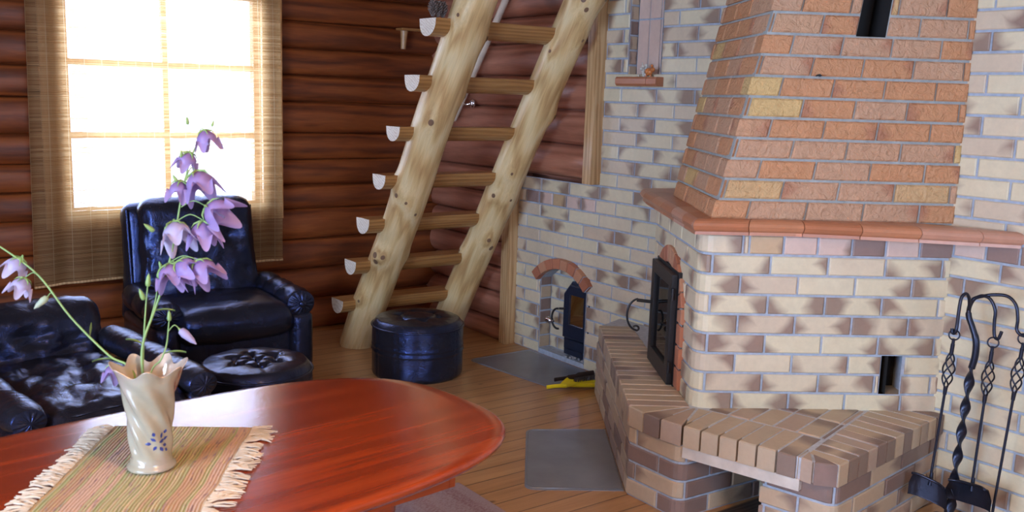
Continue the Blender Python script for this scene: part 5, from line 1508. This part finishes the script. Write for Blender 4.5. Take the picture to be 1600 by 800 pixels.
# ================================================================== FIRE TOOLS
TX = 3.42
st = thing('fire_tool_stand', 'wrought-iron fire tool stand with twisted post and curled hooks by the brick wall', 'tool stand', (TX, 1.725, 0))
mb = MB()
mb.tube(curve([(TX, 1.699, .914), (TX, 1.728, .899), (TX, 1.742, .865), (TX, 1.740, .830), (TX, 1.722, .792), (TX, 1.703, .745), (TX, 1.700, .690), (TX, 1.708, .640)]), [.0065]*6+[.008]*10+[.011]*12+[.0125]*15, 10)
def twist(u, v):
    z = .645-.60*v; y = 1.708+.016*min(1, v*1.4); a = 2*PI*u
    w = .0185; th_ = .0065; ph_ = v*PI*6.2
    x0 = w*math.cos(a); y0 = th_*math.sin(a)
    return Vector((TX+x0*math.cos(ph_)-y0*math.sin(ph_), y+x0*math.sin(ph_)+y0*math.cos(ph_), z))
mb.grid(twist, 14, 110, closeu=True)
mb.build('twisted_post', 'wrought', st)
def outw(p, x): k = x/p[0]; return (x, p[1]*k, H-(H-p[2])*k)
for nm, pts in (('hook', [(TX, 1.741, .850), (TX, 1.745, .890), (TX, 1.753, .908), (TX, 1.763, .911), (TX, 1.776, .892), (TX, 1.780, .833), (TX, 1.781, .779), (TX, 1.786, .757), (TX-.012, 1.789, .760), (TX-.02, 1.788, .777)]),
                ('hook', [(TX, 1.728, .899), (TX, 1.699, .916), (TX, 1.668, .908), (TX, 1.647, .872), (TX, 1.645, .830), (TX, 1.642, .795), (TX, 1.636, .774), (TX, 1.624, .772), (TX, 1.615, .800)]),
                ('hook', [(TX, 1.699, .914), (TX+.01, 1.665, .925), (TX+.02, 1.619, .927), (TX+.02, 1.586, .901), (TX+.02, 1.574, .852), (TX+.02, 1.573, .815), (TX+.02, 1.558, .799), (TX+.02, 1.536, .799), (TX+.02, 1.528, .812)])):
    if pts[0][2] == .850: pts = [outw(p, TX-.09*min(1, i/6)) for i, p in enumerate(pts)]
    b = MB(); b.tube(curve(pts), .0062, 8); b.build(nm, 'wrought', st)
b = MB(); b.lathe([(.020, .0), (.024, .004), (.022, .012), (.012, .03), (.0, .05)][:4], (TX, 1.724, .03), 16); b.tube([(TX, 1.724, .03), (TX, 1.724, .06)], .012, 10); b.build('collar', 'wrought', st)
for k in range(4):
    a = k*PI/2+.6; c_, s_ = math.cos(a), math.sin(a); b = MB()
    b.tube(curve([(TX, 1.724, .045), (TX+c_*.05, 1.724+s_*.05, .055), (TX+c_*.10, 1.724+s_*.10, .02), (TX+c_*.125, 1.724+s_*.125, .006), (TX+c_*.14, 1.724+s_*.14, .016)]), .006, 8); b.build('curled_foot', 'wrought', st)
def tool(name, label, x, top, bot, extra):
    t = thing(name, label, 'fire tool', (x, top[0], bot[1]), 0, 'fire tools hanging on the iron stand')
    y0_, z0_ = top; y1_, z1_ = bot
    def at(k): return Vector((x, y0_+(y1_-y0_)*k, z0_+(z1_-z0_)*k))
    L = abs(z1_-z0_)
    b = MB(); c = at(0)+Vector((0, 0, .010))
    b.tube([c+Vector((.004*math.sin(a*PI/10), .020*math.cos(a*PI/10), .018*math.sin(a*PI/10)+.004)) for a in range(21)], .0028, 6, cap=False); b.build('ring', 'wrought', t)
    b = MB(); b.tube([at(0), at(.03/L)], .006, 8); b.tube([at(.02/L), at(.06/L)], [.0075, .0075], 8)
    b.tube([at(.185/L), at(.215/L)], [.0085, .007], 8); b.tube([at(.20/L), at(1)], .0052, 8); b.build('rod', 'wrought', t)
    b = MB()
    for k in range(4):
        pts = []
        for i in range(25):
            v = i/24; a = k*PI/2+v*PI*1.5; rr = .004+.0165*math.sin(PI*v)**.8; p = at((.055+.135*v)/L)
            pts.append(p+Vector((rr*math.cos(a), rr*math.sin(a), 0)))
        b.tube(pts, .0030, 6)
    b.build('basket_twist', 'wrought', t)
    extra(t, at(1)); return t
def blade(t, p, w, h, name='shovel_blade', skew=0, yaw=0, lip=.018):
    b = MB(); 
    def P(u, v, o=0):
        a = (2*u-1); y = a*w*(.80+.20*min(1, v*2)); z = -h*v; x = -.012*(1-abs(a)**3)*0-lip*abs(a)**4-(.016 if v < .08 else 0)*(1-v/.08)+o
        q = Vector((x, y, z+skew*a*w)); q.rotate(Euler((0, 0, yaw))); return Vector(p)+Vector((-.008, 0, .012))+q
    b.grid(P, 20, 12); b.grid(lambda u, v: P(u, v, .004), 20, 12)
    b.tube([P(i/20, 0)+Vector((-.002, 0, 0)) for i in range(21)], .0055, 6); b.tube([P(i/20, 1, .002) for i in range(21)], .003, 6)
    b.tube([Vector(p)+Vector((0, 0, .03)), Vector(p)+Vector((-.004, 0, -.02))], [.006, .009], 8)
    b.build(name, 'wrought', t)
tool('ash_shovel', 'fire shovel hanging left of the twisted post', TX-.09, (1.740, .757), (1.770, .202), lambda t, p: blade(t, p+Vector((0, -.004, 0)), .070, .090, skew=.18, yaw=.25))
tool('ash_shovel', 'fire shovel with broad blade hanging just right of the twisted post', TX-.01, (1.636, .742), (1.652, .205), lambda t, p: blade(t, p+Vector((0, -.004, 0)), .092, .082, skew=-.10, yaw=-.12))
def hook_end(t, p):
    b = MB(); b.tube(curve([p, p+Vector((0, 0, -.05)), p+Vector((0, -.012, -.075)), p+Vector((0, -.03, -.07))]), [.0055]*19, 8); b.build('poker_tip', 'wrought', t)
tool('fire_poker', 'fire poker hanging rightmost on the stand at the picture edge', TX+.02, (1.545, .772), (1.578, .15), hook_end)

# unseen ceiling lamp, added to give the warm light
lp = thing('added_ceiling_lamp', 'added warm ceiling lamp with fabric shade, hanging out of view', 'lamp', (.9, .9, 2.25))
b = MB(); b.lathe([(.05, ZC-.022), (.06, ZC-.001)], (.9, .9, 0), 16); b.tube([(.9, .9, 2.32), (.9, .9, ZC-.01)], .006, 8); b.build('ceiling_rose', 'iron', lp)
b = MB(); b.lathe([(.17, 2.12), (.13, 2.33)], (.9, .9, 0), 28, capb=False, capt=False); b.build('lamp_shade', 'fringe', lp)
